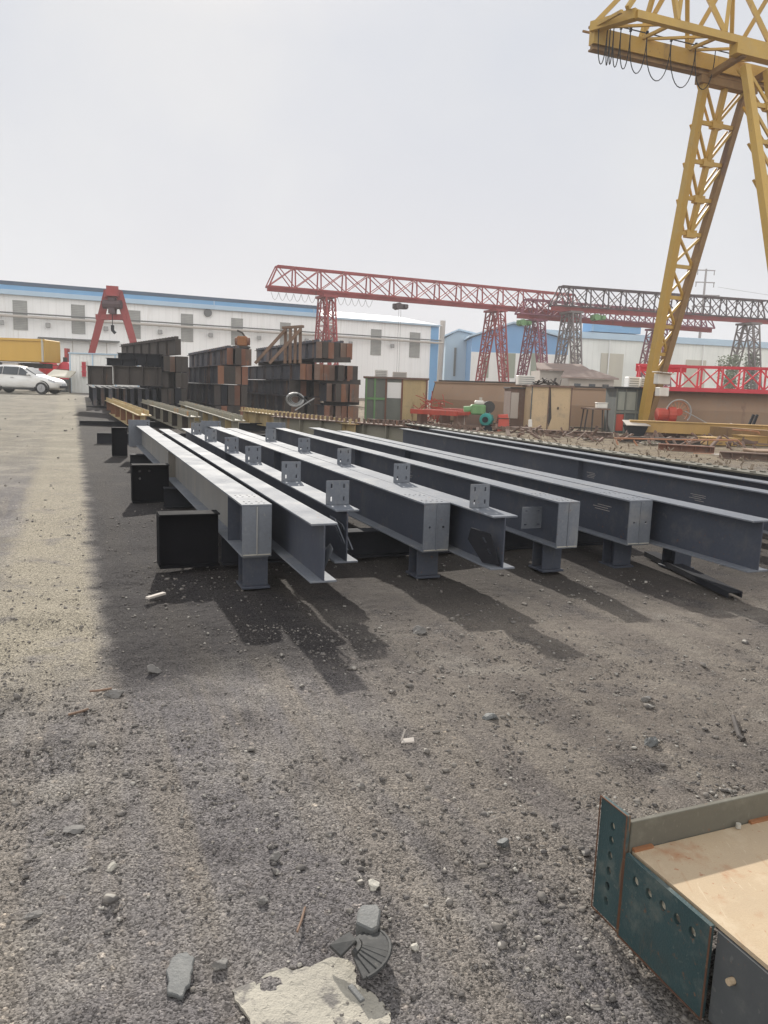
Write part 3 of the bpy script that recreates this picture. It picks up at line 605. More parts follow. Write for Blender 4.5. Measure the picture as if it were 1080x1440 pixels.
# stub pedestals under the plate ends
def pedestal(u, v, label, h=BZ - BH - .003):
    p = W(u, v); root = thing('pedestal', p, label, 'pedestal', 'stub pedestals under the beam ends')
    MB().hsec(p + ZX * .016, p + ZX * (h - .012), .2, .17, .012, .009, UX).build('stub_column', 'primer_shade', root)
    MB().bar(p - UX * .12 + ZX * .004, p + UX * .12 + ZX * .004, .225, .02).build('base_plate', 'primer_shade', root, bevel=.003)
    MB().bar(p - UX * .10 + ZX * (h - .006), p + UX * .10 + ZX * (h - .006), .2, .011).build('cap_plate', 'primer', root)
pedestal(5.95, 1.31, 'steel stub pedestal under the near end of the leftmost beam')
pedestal(5.92, 2.80, 'steel stub pedestal under the beam with two small end holes')
pedestal(5.85, 4.02, 'steel stub pedestal under the beam with the bolted web plate')
pedestal(5.82, 4.79, 'steel stub pedestal behind the loose channel')
pedestal(5.6, 5.32, 'dark stub pedestal under the open beam by the right frame edge')

def skid(u, v0, v1, label, h=.255, z0=0.0, w=.18):
    p, q = W(u, v0), W(u, v1); root = thing('skid_beam', (p + q) / 2 + ZX * z0, label, 'skid beam', 'transverse skid beams carrying the rows')
    MB().hsec(p + ZX * (z0 + h / 2), q + ZX * (z0 + h / 2), w, h - .003, .014, .01).build('profile', 'dark_steel', root)
skid(6.75, 1.2, 5.6, 'dark transverse skid lying nearest under the grey beams')
skid(10.0, 1.05, 8.2, 'dark transverse skid under the middle of the grey beams')
skid(14.6, .95, 8.4, 'dark transverse skid under the far ends of the grey beams')
skid(20.3, .55, 9.0, 'dark transverse skid with its end sticking out left, behind the grey beams', .26)
skid(26.0, .2, 9.0, 'dark transverse skid sticking out left under the studded girders', .26)

# short dark offcuts standing at the left of the leftmost beam
def offcut(u, v0, v1, h, label, holes=False, up=.0):
    root = thing('beam_offcut', W(u, (v0 + v1) / 2), label, 'beam offcut', 'dark offcuts left of the beams')
    p, q = W(u, v0, up), W(u, v1, up)
    L = v1 - v0
    MB().plate(p + ZX * .012, VX, ZX, rect(0, 0, L, h - .024), [circ(.10, h - .10, .016, 10), circ(.22, h - .10, .016, 10), circ(.10, h - .2, .016, 10)] if holes else [], .012).build('web', 'shaded_steel', root)
    MB().bar(p + ZX * (h - .006), q + ZX * (h - .006), .2, .012).build('top_flange', 'shaded_steel', root)
    MB().bar(p + ZX * .006, q + ZX * .006, .2, .012).build('bottom_flange', 'shaded_steel', root)
    MB().bar(p - VX * .006 + ZX * h * .5, p + VX * .006 + ZX * h * .5, .2, h - .026).build('end_plate', 'shaded_steel', root)
offcut(6.75, .66, 1.17, .47, 'dark beam offcut standing near the front, left of the leftmost beam')
offcut(10.5, .70, 1.17, .50, 'dark beam offcut with three bolt holes, farther back left of the leftmost beam', True)
offcut(16.9, .75, 1.05, .60, 'dark offcut at the far left end of the leftmost beam')

# loose channel on the ground at the right
ch = MB(); a_, b_ = W(6.05, 5.40, .0), W(4.56, 4.98, .0)
dd = (b_ - a_).normalized(); sd_ = Vector((dd.y, -dd.x, 0))
ch.bar(a_ + ZX * .045, b_ + ZX * .045, .13, .012); ch.bar(a_ + sd_ * .06 + ZX * .020, b_ + sd_ * .06 + ZX * .020, .01, .038); ch.bar(a_ - sd_ * .06 + ZX * .020, b_ - sd_ * .06 + ZX * .020, .01, .038)
tag(ch.build('channel_bar', 'dark_steel'), 'dark loose steel channel lying on the ground below the right-hand beams', 'channel bar')

# ------------------------------------------------------------------ studded girders of the next row
def studded(label, p, q, h, w, m, stud_gap=.30, stud_h=.12, end=None, flange=None, stf=6, group='studded girders behind the grey beams'):
    d = (q - p).normalized(); L = (q - p).length; s = Vector((d.y, -d.x, 0))
    root = thing('studded_girder', (p + q) / 2 - ZX * h, label, 'girder', group)
    z = lambda k: ZX * k
    MB().bar(p - z(.012), q - z(.012), w, .024).build('top_flange', flange or m, root)
    MB().bar(p - z(h - .012), q - z(h - .012), w, .024).build('bottom_flange', m, root)
    MB().bar(p - z(h / 2), q - z(h / 2), .014, h - .05).build('web', m, root)
    for k in range(stf):
        c = p + d * (L * (k + .5) / stf) - z(h / 2)
        MB().bar(c - s * (w / 2 - .01), c + s * (w / 2 - .01), .014, h - .052).build('stiffener', end or m, root)
    n_ = int(L / stud_gap); stud = None
    for i in range(n_):
        c = p + d * (L * (i + .5) / n_)
        for sd in (-1, 1):
            c2 = c + s * sd * w * .28 + Vector((0, 0, .0005))
            if stud is None: stud = MB().bar(c2, c2 + z(stud_h), .05, .05, d).build('shear_stud', flange or m, root); s0 = c2
            else:
                e = stud.copy(); col.objects.link(e); e.parent = root; e.location = c2 - s0 + Vector((0, 0, rnd.uniform(-.01, .0)))
    return root
studded('orange tan studded girder, leftmost of the row behind the grey beams', W(20.6, 1.72, .70), W(33.5, 1.40, .72), .44, .34, 'tan_steel', end='rust_orange')
studded('olive studded girder, second from the left behind the grey beams', W(20.2, 2.9, .70), W(32.5, 2.72, .70), .44, .34, 'tan_grey', end='rust_dim')
studded('grey studded girder with a rounded tan end, third from the left behind the grey beams', W(18.6, 3.72, .70), W(31.5, 4.05, .70), .44, .34, 'tan_grey', end='tan_steel')
studded('tan studded girder running crosswise in front of the rusty stack', onz(342, 577, .62), onz(500, 596, .62), .42, .34, 'tan_steel', flange='tan_steel', stf=8)
studded('grey olive girder running crosswise behind the far ends of the beams', onz(385, 585, .68), onz(668, 606, .62), .42, .34, 'tan_grey', flange='rust_brown', stf=9)
studded('long dark girder with a tan dusty top at the far right of the beams', W(18.6, 8.15, .70), W(2.5, 7.98, .70), .46, .3, 'navy_steel', flange='flange_olive', stud_h=.02, stf=7)

# ------------------------------------------------------------------ the cut girder in the right foreground
ng = thing('plate_girder', W(1.3, 2.9, 0), 'rusty girder lying on its side in the near right corner with green bolted end plates', 'girder')
V0 = 1.465; ZW = .285
MB().bar(W(.60, V0 + .02, ZW - .006), W(.60, 5.2, ZW - .006), 2.05, .012).build('web', 'web_tan', ng)
MB().bar(W(1.637, V0 + .012, .21), W(1.637, 5.2, .21), .016, .33).build('flange', 'flange_olive', ng, bevel=.002)
for (va, vb) in ((V0 + .02, V0 + .09), (1.94, 2.06), (2.6, 2.8)):
    MB().bar(W(1.622, va, ZW + .004), W(1.622, vb, ZW + .004), .012, .010).build('weld_bead', 'weld_orange', ng)
MB().tube([W(1.612, 1.88, ZW + .004), W(1.612, 1.88, ZW + .018)], .008, 8).build('bolt_head', 'stone_pale', ng)
# outer end plate with its column of holes, and the long end plate under the web edge
e1 = MB(); e1.plate(W(1.632, V0 - .005, .03), UX, ZX, rect(0, 0, .115, .365), [circ(.058, y_, .0105, 14, .0135) for y_ in (.055, .105, .155, .205, .255, .30)], .014)
e1.build('end_plate', 'green_plate', ng)
fr = MB(); x0, x1, z0_, z1_ = 1.629, 1.750, .027, .398
for a_, b_ in ((W(x0, V0 - .008, z0_), W(x0, V0 - .008, z1_)), (W(x1, V0 - .008, z0_), W(x1, V0 - .008, z1_)), (W(x0, V0 - .008, z1_), W(x1, V0 - .008, z1_)), (W(x0, V0 - .008, z0_), W(x1, V0 - .008, z0_))): fr.bar(a_, b_, .0035, .0035)
fr.build('plate_edge', 'edge_rust', ng)
e2 = MB(); hz = [circ(x_, .205, .0125, 14, .0155) for x_ in (.055, .11, .165, .22, .275)]
e2.plate(W(1.30, V0 - .005, .02), UX, ZX, rect(0, 0, .325, ZW - .022), hz, .014)
e2.build('end_plate', 'green_plate', ng)
fr = MB()
for a_, b_ in ((W(1.297, V0 - .006, .02), W(1.297, V0 - .006, .283)), (W(1.627, V0 - .006, .02), W(1.627, V0 - .006, .283)), (W(1.297, V0 - .006, .017), W(1.627, V0 - .006, .017))): fr.bar(a_, b_, .004, .004)
fr.build('plate_edge', 'edge_rust', ng)
e3 = MB(); e3.plate(W(.2, V0 + .012, .02), UX, ZX, rect(0, 0, 1.09, ZW - .034), [circ(1.03, .16, .011, 12), circ(.93, .09, .011, 12), circ(.7, .16, .011, 12), circ(.6, .09, .011, 12)], .014)
e3.build('diaphragm', 'grey_plate', ng)
for x_, z_ in ((1.03, .16), (.93, .09)):
    MB().tube([W(.2 + x_, V0 + .014, .02 + z_), W(.2 + x_, V0 - .004, .02 + z_)], .009, 8).build('bolt', 'web_tan', ng)
for x_ in (.055, .11, .165, .22, .275):  # pale discs added in the end plates so the holes read bright
    MB().tube([W(1.30 + x_, V0 + .005, .225), W(1.30 + x_, V0 + .008, .225)], .0135, 12).build('added_hole_disc', 'scrap_concrete', ng)
for z_ in (.105, .155, .205, .255, .30):
    MB().tube([W(1.69, V0 + .005, .03 + z_), W(1.69, V0 + .008, .03 + z_)], .0115, 12).build('added_hole_disc', 'scrap_concrete' if z_ != .105 else 'dark_steel', ng)
MB().bar(W(-.43, V0 + .012, .215), W(-.43, 5.2, .215), .016, .34).build('flange', 'flange_olive', ng)
# blocks the girder lies on
tag(MB().bar(W(1.35, 1.95, .045), W(.1, 1.95, .02), .12, .03).build('timber_bearer', 'wood'), 'timber bearer under the near end of the rusty girder', 'bearer')
tag(MB().bar(W(1.35, 4.6, .045), W(.1, 4.6, .02), .12, .03).build('timber_bearer', 'wood'), 'timber bearer under the right end of the rusty girder beyond the frame', 'bearer')

# ------------------------------------------------------------------ stacked beams: one prototype per finish, copied
def stack_proto(name, body, endm, w, h, L, studs=False):
    root = bpy.data.objects.new(name, None); col.objects.link(root); root['_o'] = (0, 0, 0); root.empty_display_size = .2
    b = MB(); y = Vector((0, 1, 0))
    b.hsec(Vector((0, .03, h / 2)), Vector((0, L, h / 2)), w, h, .02, .014)
    for k in range(1, 7):
        c = Vector((0, L * k / 7, h / 2)); b.bar(c - Vector((w / 2 - .015, 0, 0)), c + Vector((w / 2 - .015, 0, 0)), .014, h - .044)
    b.build('profile', body, root)
    if endm: MB().bar(Vector((-w / 2, .012, h / 2)), Vector((w / 2, .012, h / 2)), .024, h - .004).build('end_plate', endm, root)
    if studs:
        for k in range(int(L / .5)):
            c = Vector((0, .25 + .5 * k, h + .0005)); MB().bar(c, c + ZX * .11, .16, .05, y).build('shear_stud', body, root)
    return root
protos = {}
def place_beam(kind, loc, rz, label, group):
    if kind not in protos:
        body, endm, w, h, L, st = kind; protos[kind] = o = stack_proto('stacked_beam', body, endm, w, h, L, st)
    else: o = copy_tree(protos[kind])
    o.location = loc; o.rotation_euler = (0, 0, rz); o['_o'] = tuple(loc); tag(o, label, 'steel beam', group); return o
def layer(xl, xr, yt, yb, d, n, body, ends, L, where, group, az=AZ, studs=(), gap=.0):
    a, b = P(xl, yt, d), P(xr, yt, d); bot = P(xl, yb, d)
    h = a.z - bot.z; wid = (b - a).dot(VX); step = wid / n; w = step - gap - .012
    for i in range(n):
        loc = a + VX * (step * (i + .5)) + UX * (rnd.uniform(-.05, .16) if rnd.random() < .8 else rnd.uniform(-.45, .5)) + VX * rnd.uniform(-.006, .006); loc.z = bot.z + (rnd.uniform(0, .012))
        e = ends[i % len(ends)]
        place_beam((body, e, round(w, 3), round(h - .012, 3), L, i in studs), loc, -az, f"{ {'rust':'rust red','rust_orange':'orange rusted','rust_brown':'brown rusted','rust_dim':'dark brown','dark_steel':'black','navy_steel':'dark navy'}[e] } ended beam, {ORD[i]} from left in {where}", group)
def bearers(xl, xr, yb, d, n, where, L, group, thick=.22):
    a, b = P(xl, yb, d), P(xr, yb, d)
    for i in range(n):
        off = UX * (.6 + (L - 1.4) * i / max(1, n - 1)); p, q = a + off - ZX * thick / 2, b + off - ZX * thick / 2
        tag(MB().bar(p, q, .16, thick - .004).build('bearer', 'rust_dim'), f'dark bearer {["at the front","in the middle","at the back"][i if n > 2 else i * 2]} of {where}', 'bearer', group)
G1, G2 = 'beams in the rusty stack', 'beams in the dark stack'
RU = ['rust', 'rust_orange', 'rust_brown', 'rust', 'rust_brown', 'rust_orange', 'rust']
# right-hand rusty stack, top to bottom
layer(445, 503, 480, 503.5, 33, 6, 'navy_steel', ['rust_brown', 'rust_dim', 'rust', 'rust_dim', 'rust_brown', 'rust'], 12, 'topmost right-hand layer of the rusty stack', G1, studs=(0, 2, 4))
layer(423, 516, 511, 534, 32.6, 10, 'navy_steel', ['rust_orange', 'rust', 'rust_brown', 'rust_orange', 'rust', 'rust_brown', 'rust_dim', 'rust_brown', 'rust', 'rust_dim'], 12, 'wide second layer of the rusty stack', G1)
layer(461, 514, 539, 565, 32.6, 6, 'navy_steel', ['rust_brown', 'rust_dim', 'rust_orange', 'rust_brown', 'rust', 'rust_brown'], 12, 'third right-hand layer of the rusty stack', G1)
layer(456, 512, 570, 598, 32.6, 6, 'navy_steel', ['rust', 'rust_brown', 'rust_brown', 'rust', 'rust_orange', 'rust_brown'], 12, 'bottom right-hand layer of the rusty stack', G1)
layer(405, 456, 534.5, 556.5, 33.6, 5, 'navy_steel', ['rust_dim', 'rust_dim', 'rust', 'rust_dim', 'rust_brown'], 12, 'recessed third layer of the rusty stack', G1)
layer(400, 455, 557, 597, 33.6, 5, 'navy_steel', ['rust_dim', 'rust_brown', 'rust_dim'], 12, 'recessed bottom layer of the rusty stack', G1)
for (x0, x1, yy, w_) in ((447, 500, 502, 'topmost layer'), (461, 514, 534, 'wide second layer'), (461, 512, 563, 'third right-hand layer')):
    bearers(x0, x1, yy, 32.9, 3, f'those below the {w_} of the rusty stack', 12, 'bearers in the rusty stack')
# left block of the rusty stack
layer(319, 358, 489, 513, 32.4, 4, 'navy_steel', ['rust', 'rust_dim', 'rust', 'rust_brown'], 12, 'top layer of the left rusty block', G1, studs=(0, 1, 3))
layer(305, 353, 513.5, 540, 32, 5, 'navy_steel', ['rust_orange', 'rust_dim', 'rust_dim', 'rust_brown', 'rust'], 12, 'second layer of the left rusty block', G1)
layer(302, 352, 540.5, 570, 32, 5, 'navy_steel', ['rust_dim', 'dark_steel', 'rust_dim', 'rust', 'rust_dim'], 12, 'third layer of the left rusty block', G1)
layer(302, 350, 570.5, 597, 32, 5, 'navy_steel', ['rust_dim', 'rust', 'rust_dim'], 12, 'bottom layer of the left rusty block', G1)
# dark stack at the left
layer(229, 267, 500, 522.6, 31, 4, 'dark_steel', ['rust_dim', 'rust_brown', 'rust_dim', 'rust_dim'], 12, 'top layer of the dark stack', G2)
layer(228, 266, 523, 545, 31, 4, 'dark_steel', ['rust_dim'], 12, 'second layer of the dark stack', G2)
layer(227, 265, 545.4, 568.6, 31, 4, 'dark_steel', ['rust_dim', 'rust_dim', 'dark_steel', 'rust_dim'], 12, 'third layer of the dark stack', G2)
layer(227, 265, 569, 591, 31, 4, 'dark_steel', ['dark_steel', 'rust_dim'], 12, 'bottom layer of the dark stack', G2)
layer(246, 255, 476, 499, 31.4, 1, 'rust_dim', ['rust_dim'], 11, 'the studded top of the dark stack', G2, az=AZ - R(8), studs=(0,))
layer(128, 226, 545, 571, 31, 9, 'dark_steel', ['navy_steel'], 10, 'the spaced row of the dark stack', G2, gap=.13)
def crossbeam(xl, xr, yt, yb, d, m, label):
    a, b = P(xl, yt, d), P(xr, yt, d); h = a.z - P(xl, yb, d).z; b.z = a.z
    root = thing('stacked_beam', (a + b) / 2 - ZX * h, label, 'steel beam', G2)
    MB().hsec(a - ZX * h / 2, b - ZX * h / 2, .3, h - .008, .024, .014).build('profile', m, root)
    L = (b - a).length; d_ = (b - a).normalized(); s = Vector((d_.y, -d_.x, 0))
    for k in range(int(L / .55) + 1):
        c = a + d_ * (.1 + k * .55) - ZX * h / 2; MB().bar(c - s * .14, c + s * .14, .014, h - .058).build('stiffener', m, root)
    pass
for r_, (yy0, yy1) in enumerate(((514, 541),)):
    crossbeam(123, 158, yy0, yy1, 30.8, 'rust_dim', 'short dark brown beam lying crosswise at the left end of the dark stack')
    crossbeam(159, 227, yy0, yy1, 30.8, 'rust_dim', 'dark brown beam lying crosswise on the spaced row of the dark stack')
crossbeam(150, 190, 503, 514, 31.8, 'dark_steel', 'shallow black beam lying crosswise, upper left of the dark stack')
crossbeam(166, 228, 496, 513, 32.6, 'dark_steel', 'black beam lying crosswise behind the top left of the dark stack')
tag(MB().bar(P(124, 582, 31.4), P(226, 585, 31.4), .3, .62).build('bearer', 'dark_steel'), 'low black plinth bearer under the spaced row of the dark stack', 'bearer')
tag(MB().bar(P(124, 582, 38), P(226, 582, 38), .3, .7).build('bearer', 'dark_steel'), 'low black plinth bearer at the back of the dark stack', 'bearer')

# ------------------------------------------------------------------ things lying on or by the stacks
fr = thing('frame_rack', P(390, 511, 33), 'brown steel rack with four posts and two sloping struts standing on the rusty stack', 'rack')
for xx in (401, 408, 415, 422): MB().bar(P(xx, 511, 33.4 - (xx - 400) * .02), P(xx + .5, 461, 33.4 - (xx - 400) * .02), .12).build('post', 'wood', fr)
MB().bar(P(398, 461, 33.4), P(426, 459, 33.0), .2, .1).build('top_rail', 'wood', fr)
MB().bar(P(402, 463, 33.2), P(359, 511, 33.2), .12).build('strut', 'wood', fr); MB().bar(P(423, 463, 32.8), P(379, 511, 32.8), .12).build('strut', 'wood', fr)
mw = thing('hoist_motor', P(341, 488, 33), 'small orange hoist motor standing on top of the left rusty block', 'motor')
c = P(341, 480, 33); MB().box(c, (.42, .4, .42)).build('housing', 'weld_orange', mw, bevel=.05)
MB().tube([c + Vector((-.3, 0, .0)), c + Vector((.3, 0, 0))], .16, 12).build('drum', 'rust', mw)
MB().box(c - ZX * .24, (.6, .4, .08)).build('foot', 'rust_dim', mw); MB().tube([c + Vector((.1, 0, .2)), c + Vector((-.02, 0, .36)), c + Vector((-.22, 0, .44))], .04, 6).build('lever', 'rust_dim', mw)
cb = thing('cable_bundle', P(415, 573, 31.4), 'grey coiled cable bundle on the studded girders with a pipe leaning by it', 'cable bundle')
c = P(415, 562, 31.4)
for k in range(5):
    MB().tube([c + Vector(((.34 - .03 * k) * math.cos(t * .45), .12 * math.sin(t * .9) + .05 * k, (.26 - .02 * k) * math.sin(t * .45))) for t in range(15)], .045, 6).build('coil', 'slate' if k % 2 else 'dull_galv', cb)
MB().tube([c + Vector((.1, 0, .22)), c + Vector((.4, 0, .0)), c + Vector((.62, 0, -.2))], .05, 6).build('tail', 'black_cable', cb)
tag(MB().tube([P(415, 577, 31), P(442, 560, 31)], .03, 6).build('pipe', 'dull_galv'), 'thin grey pipe slanting up in front of the rusty stack', 'pipe')

# ------------------------------------------------------------------ cabins, girders and machines behind the beams
def quadbox(xl, xr, yt, yb, d, depth, az=0.0):
    """front face from pixel extents, at distance d; returns corner, axis along the front, depth axis, width, height."""
    a = P(xl, yb, d); b = P(xr, yb, d); t = P((xl + xr) / 2, yt, d); ax = Vector((math.cos(az), math.sin(az), 0)); w = (b - a).length; return a, ax, Vector((-ax.y, ax.x, 0)), w, t.z - a.z
def slab(mb, a, ax, ay, x0, x1, y0, y1, z0, z1):
    o = a + ax * x0 + ay * ((y0 + y1) / 2) + ZX * ((z0 + z1) / 2); return mb.bar(o, o + ax * (x1 - x0), abs(y1 - y0), z1 - z0)
# long yellow and green cabin
a, ax, ay, w, h = quadbox(512, 598, 531, 596, 37.5, 2.4)
a.z = 0; h = 2.02
c = thing('site_cabin', a + ax * w / 2 + ay * 1.2, 'worn cabin of grey green panels and yellow corrugated sheet beside the rusty stack', 'cabin')
slab(MB(), a, ax, ay, 0, w * .6, 0, 2.4, 0, h).build('panel_body', 'cabin_green', c)
yb = MB(); slab(yb, a, ax, ay, w * .6 + .01, w, .05, 2.38, 0, h)
for k in range(9): slab(yb, a, ax, ay, w * .62 + k * .125, w * .62 + k * .125 + .05, .0, .05, .02, h - .02)
yb.build('corrugated_body', 'cabin_yellow', c)
slab(MB(), a, ax, ay, w * .36, w * .59, -.03, -.004, h * .55, h * .92).build('window_panel', 'white_panel', c)
for t in (.02, .16, .34, .6, 1.0): slab(MB(), a, ax, ay, w * t - .04, w * t + .04, -.06, -.004, 0, h).build('post', 'green_machine' if t < .3 else 'rust', c)
slab(MB(), a, ax, ay, w * .02, w * .34, -.055, -.006, h * .5, h * .55).build('rail', 'green_machine', c)
slab(MB(), a, ax, ay, -.1, w + .1, -.1, 2.5, h + .002, h + .09).build('roof', 'rust_brown', c)
def acunit(xl, xr, yt, yb, d, label, mat='white_paint', group='white boxes on cabin roofs'):
    a, ax, ay, w, h = quadbox(xl, xr, yt, yb, d, .5)
    r = thing('roof_box', a + ax * w / 2 + ay * .3, label, 'roof box', group)
    slab(MB(), a, ax, ay, 0, w, 0, .6, .03, h).build('casing', mat, r, bevel=.02)
    for k in range(4): slab(MB(), a, ax, ay, .05, w - .05, -.02, -.002, h * (.2 + .2 * k), h * (.27 + .2 * k)).build('slat', 'dull_galv', r)
    for t in (.05, .8): slab(MB(), a, ax, ay, w * t, w * (t + .15), .05, .55, -.0, .03).build('foot', 'rust_dim', r)
acunit(527, 545, 520, 531, 38, 'slatted white box on the roof above the green posts of the worn cabin')
acunit(552, 572, 523, 532, 38, 'white box above the corrugated half of the worn cabin roof', 'plaster')
acunit(728, 752, 528, 542, 34.5, 'white crate like box on the tan cabin roof beside a dark scrap heap')
acunit(883, 899, 530, 546, 34, 'grey white slatted box behind the control cab, left of the pair', 'white_panel')
acunit(900, 912, 531, 545, 34.2, 'white box touching the yellow leg behind the control cab', 'white_panel')

# tan cabins
a, ax, ay, w, h = quadbox(744, 801, 547, 605, 33, 2.2); a.z = 0; h = 1.85
c = thing('site_cabin', a + ax * w / 2 + ay, 'tan sheet cabin with dark vertical rust streaks in the middle of the yard', 'cabin')
slab(MB(), a, ax, ay, 0, w, 0, 2, 0, h).build('body', 'cabin_tan', c)
slab(MB(), a, ax, ay, -.07, w + .07, -.1, 2.1, h + .002, h + .08).build('roof', 'rust_brown', c)
for t in (0, .42, .97): slab(MB(), a, ax, ay, w * t, w * t + .05, -.03, -.003, 0, h).build('post', 'rust_brown' if t else 'cabin_grey', c)
dp = MB(); ppts = [(.42, 1.0), (.47, .98), (.50, .62), (.53, .3), (.47, .1), (.44, .3), (.455, .55)]
dp.prism([a + ax * (w * x) + ZX * (h * z) - ay * .012 for x, z in ppts], ay * .008); dp.build('tarp_strip', 'rust_dim', c, fix=True)
slab(MB(), a, ax, ay, w * .66, w * .69, -.05, -.003, h * .5, h * .56).build('handle', 'rust_dim', c)
a, ax, ay, w, h = quadbox(716, 742, 545, 598, 34.5, 2); a.z = 0; h = 1.75
c = thing('site_cabin', a + ax * w / 2 + ay, 'narrow brown cabin end with a grey bottle shaped panel, left of the tan cabin', 'cabin')
slab(MB(), a, ax, ay, 0, w, 0, 2, 0, h).build('body', 'rust_brown', c)
slab(MB(), a, ax, ay, w * .02, w * .42, -.06, -.004, h * .25, h * .9).build('grey_panel', 'plaster', c)
slab(MB(), a, ax, ay, -.05, w + .05, -.08, 2.05, h + .002, h + .07).build('roof', 'rust_dim', c)
hp = MB(); hr = random.Random(9); c = P(772, 543, 34.4)
for k in range(16):
    o = c + Vector((hr.uniform(-.55, .55), hr.uniform(-.3, .3), hr.uniform(.0, .22))); d = Vector((hr.gauss(0, 1), hr.gauss(0, .5), hr.gauss(0, .6))).normalized() * hr.uniform(.2, .45)
    hp.bar(o - d, o + d, hr.uniform(.05, .16), hr.uniform(.02, .07))
tag(hp.build('scrap_heap', 'rust_dim'), 'heap of dark scrap on the roof of the tan streaked cabin', 'scrap heap')

# control cab with windows
a, ax, ay, w, h = quadbox(862, 904, 547, 611, 33.6, 1.6); a.z = 0; h = 1.9
c = thing('control_cab', a + ax * w / 2 + ay * .8, 'dark crane control cab with dusty windows standing beside the yellow leg', 'crane cab')
slab(MB(), a, ax, ay, 0, w, 0, 1.6, 0, h).build('body', 'cabin_grey', c)
for (x0, x1) in ((.07, .30), (.36, .66)):
    slab(MB(), a, ax, ay, w * x0, w * x1, -.02, -.003, h * .52, h * .93).build('window', 'cab_glass', c)
for t in (.0, .31, .67, .96): slab(MB(), a, ax, ay, w * t, w * t + .05, -.05, -.003, 0, h).build('post', 'cabin_green', c)
slab(MB(), a, ax, ay, w * .06, w * .30, -.02, -.003, h * .05, h * .42).build('lower_panel', 'junk_red', c)
slab(MB(), a, ax, ay, 0, w, -.04, -.004, h * .45, h * .50).build('sill', 'cabin_green', c)
slab(MB(), a, ax, ay, -.15, w + .05, -.15, 1.7, h + .002, h + .08).build('roof', 'dark_steel', c)
a, ax, ay, w, h = quadbox(822, 856, 573, 608, 31.5, .9); a.z = 0; h = 1.0
c = thing('work_table', a + ax * w / 2 + ay * .45, 'brown steel work table with splayed legs left of the control cab', 'table')
slab(MB(), a, ax, ay, 0, w, 0, .9, h, h + .06).build('table_top', 'rust_brown', c)
for x0, x1, y_ in ((.08, -.02, .08), (.3, .3, .08), (.9, .95, .08), (.9, .95, .8), (.1, .0, .8)): MB().bar(a + ax * w * x0 + ay * y_ + ZX * h, a + ax * w * x1 + ay * y_, .05).build('leg', 'rust_dim', c)
b_ = thing('box', a + ax * w * .72 + ay * .4 + ZX * (h + .062), 'small white box on the brown work table', 'box')
o = Vector(b_['_o']); MB().box(o + ZX * .10, (.42, .35, .20)).build('body', 'white_paint', b_, bevel=.02); MB().box(o + ZX * .215, (.46, .38, .03)).build('lid', 'white_paint', b_, bevel=.008)
tag(MB().tube([P(745.5, 600, 31.5), P(745.5, 592, 31.5), P(745.5, 590, 31.5)], .085, 10, r_end=.07).build('gas_bottle', 'white_paint'), 'short white cylinder standing by the foot of the tan streaked cabin', 'cylinder')

# lying box girders of dismantled cranes
def boxgirder(label, p, q, h, w, mat, rail=True, end='dark_steel'):
    d = (q - p).normalized(); s = Vector((d.y, -d.x, 0)); root = thing('box_girder', (p + q) / 2 - ZX * h, label, 'girder', 'lying box girders')
    prof = [(w * .24, 0), (w * .25, -h * .04), (w * .46, -h * .44), (w * .46, -h), (-w * .46, -h), (-w * .46, -h * .44), (-w * .25, -h * .04), (-w * .24, 0)]
    MB().prism([p + s * x + ZX * z for x, z in prof], d * (q - p).length).build('body', mat, root, fix=True)
    MB().bar(p + ZX * .03 - d * .05, q + ZX * .03 + d * .05, w * .56, .055).build('top_plate', mat, root)
    if rail: MB().bar(p + ZX * .10, q + ZX * .10, .09, .08).build('rail', 'rust_dim', root)
    for e, sg in ((p, -1), (q, 1)): MB().prism([e + s * x * 1.03 + ZX * z * 1.0 for x, z in prof], d * sg * .03).build('end_plate', end, root, fix=True)
    return root
a, b = P(617, 540, 41), P(752, 546, 38); b.z = a.z = 1.95; boxgirder('brown box girder lying behind the green machine, left one', a, b, 1.9, 1.5, 'girder_brown')
a, b = P(800, 554, 38), P(1120, 564, 36); b.z = a.z = 1.85; boxgirder('long brown box girder lying at the right under the red truss', a, b, 1.8, 1.5, 'girder_brown')
a, b = P(795, 600, 31), P(740, 604, 31); tag(MB().bar(P(600, 597, 33.5), P(760, 604, 31), .5, .12).build('rail_beam', 'rust_brown'), 'low rusty rail beam on the ground in front of the green machine', 'rail')

# bright red truss resting on the right girder
t = thing('red_truss', P(990, 556, 36.6), 'bright red lattice truss resting on the long brown girder', 'truss')
a, b = P(896, 548, 37), P(1130, 561, 35.5); z0 = 1.98; a.z = b.z = z0; d = (b - a).normalized(); s = Vector((d.y, -d.x, 0)); hh = 1.05; L = (b - a).length
for sd in (-.45, .45):
    MB().bar(a + s * sd, b + s * sd, .16, .18).build('bottom_chord', 'bright_red', t)
    MB().bar(a + s * sd + ZX * hh, b + s * sd + ZX * hh, .10).build('top_chord', 'bright_red', t)
MB().bar(a + ZX * .02 + s * .0 , b + ZX * .02, .78, .03).build('deck', 'bright_red', t)
br = MB(); n = 8
for i in range(n + 1):
    for sd in (-.45, .45):
        c0 = a + d * (L * i / n) + s * sd; br.bar(c0 + ZX * .09, c0 + ZX * (hh - .05), .07)
        if i < n:
            c1 = a + d * (L * (i + 1) / n) + s * sd
            br.bar(c0 + ZX * .09, c1 + ZX * (hh - .05), .06) if (i + (sd > 0)) % 2 else br.bar(c0 + ZX * (hh - .05), c1 + ZX * .09, .06)
    c0 = a + d * (L * i / n); br.bar(c0 - s * .45 + ZX * hh, c0 + s * .45 + ZX * hh, .05)
    if i < n: br.bar(c0 - s * .4 + ZX * .08, c0 + d * (L / n) + s * .4 + ZX * .08, .10, .05)
br.build('bracing', 'bright_red', t)
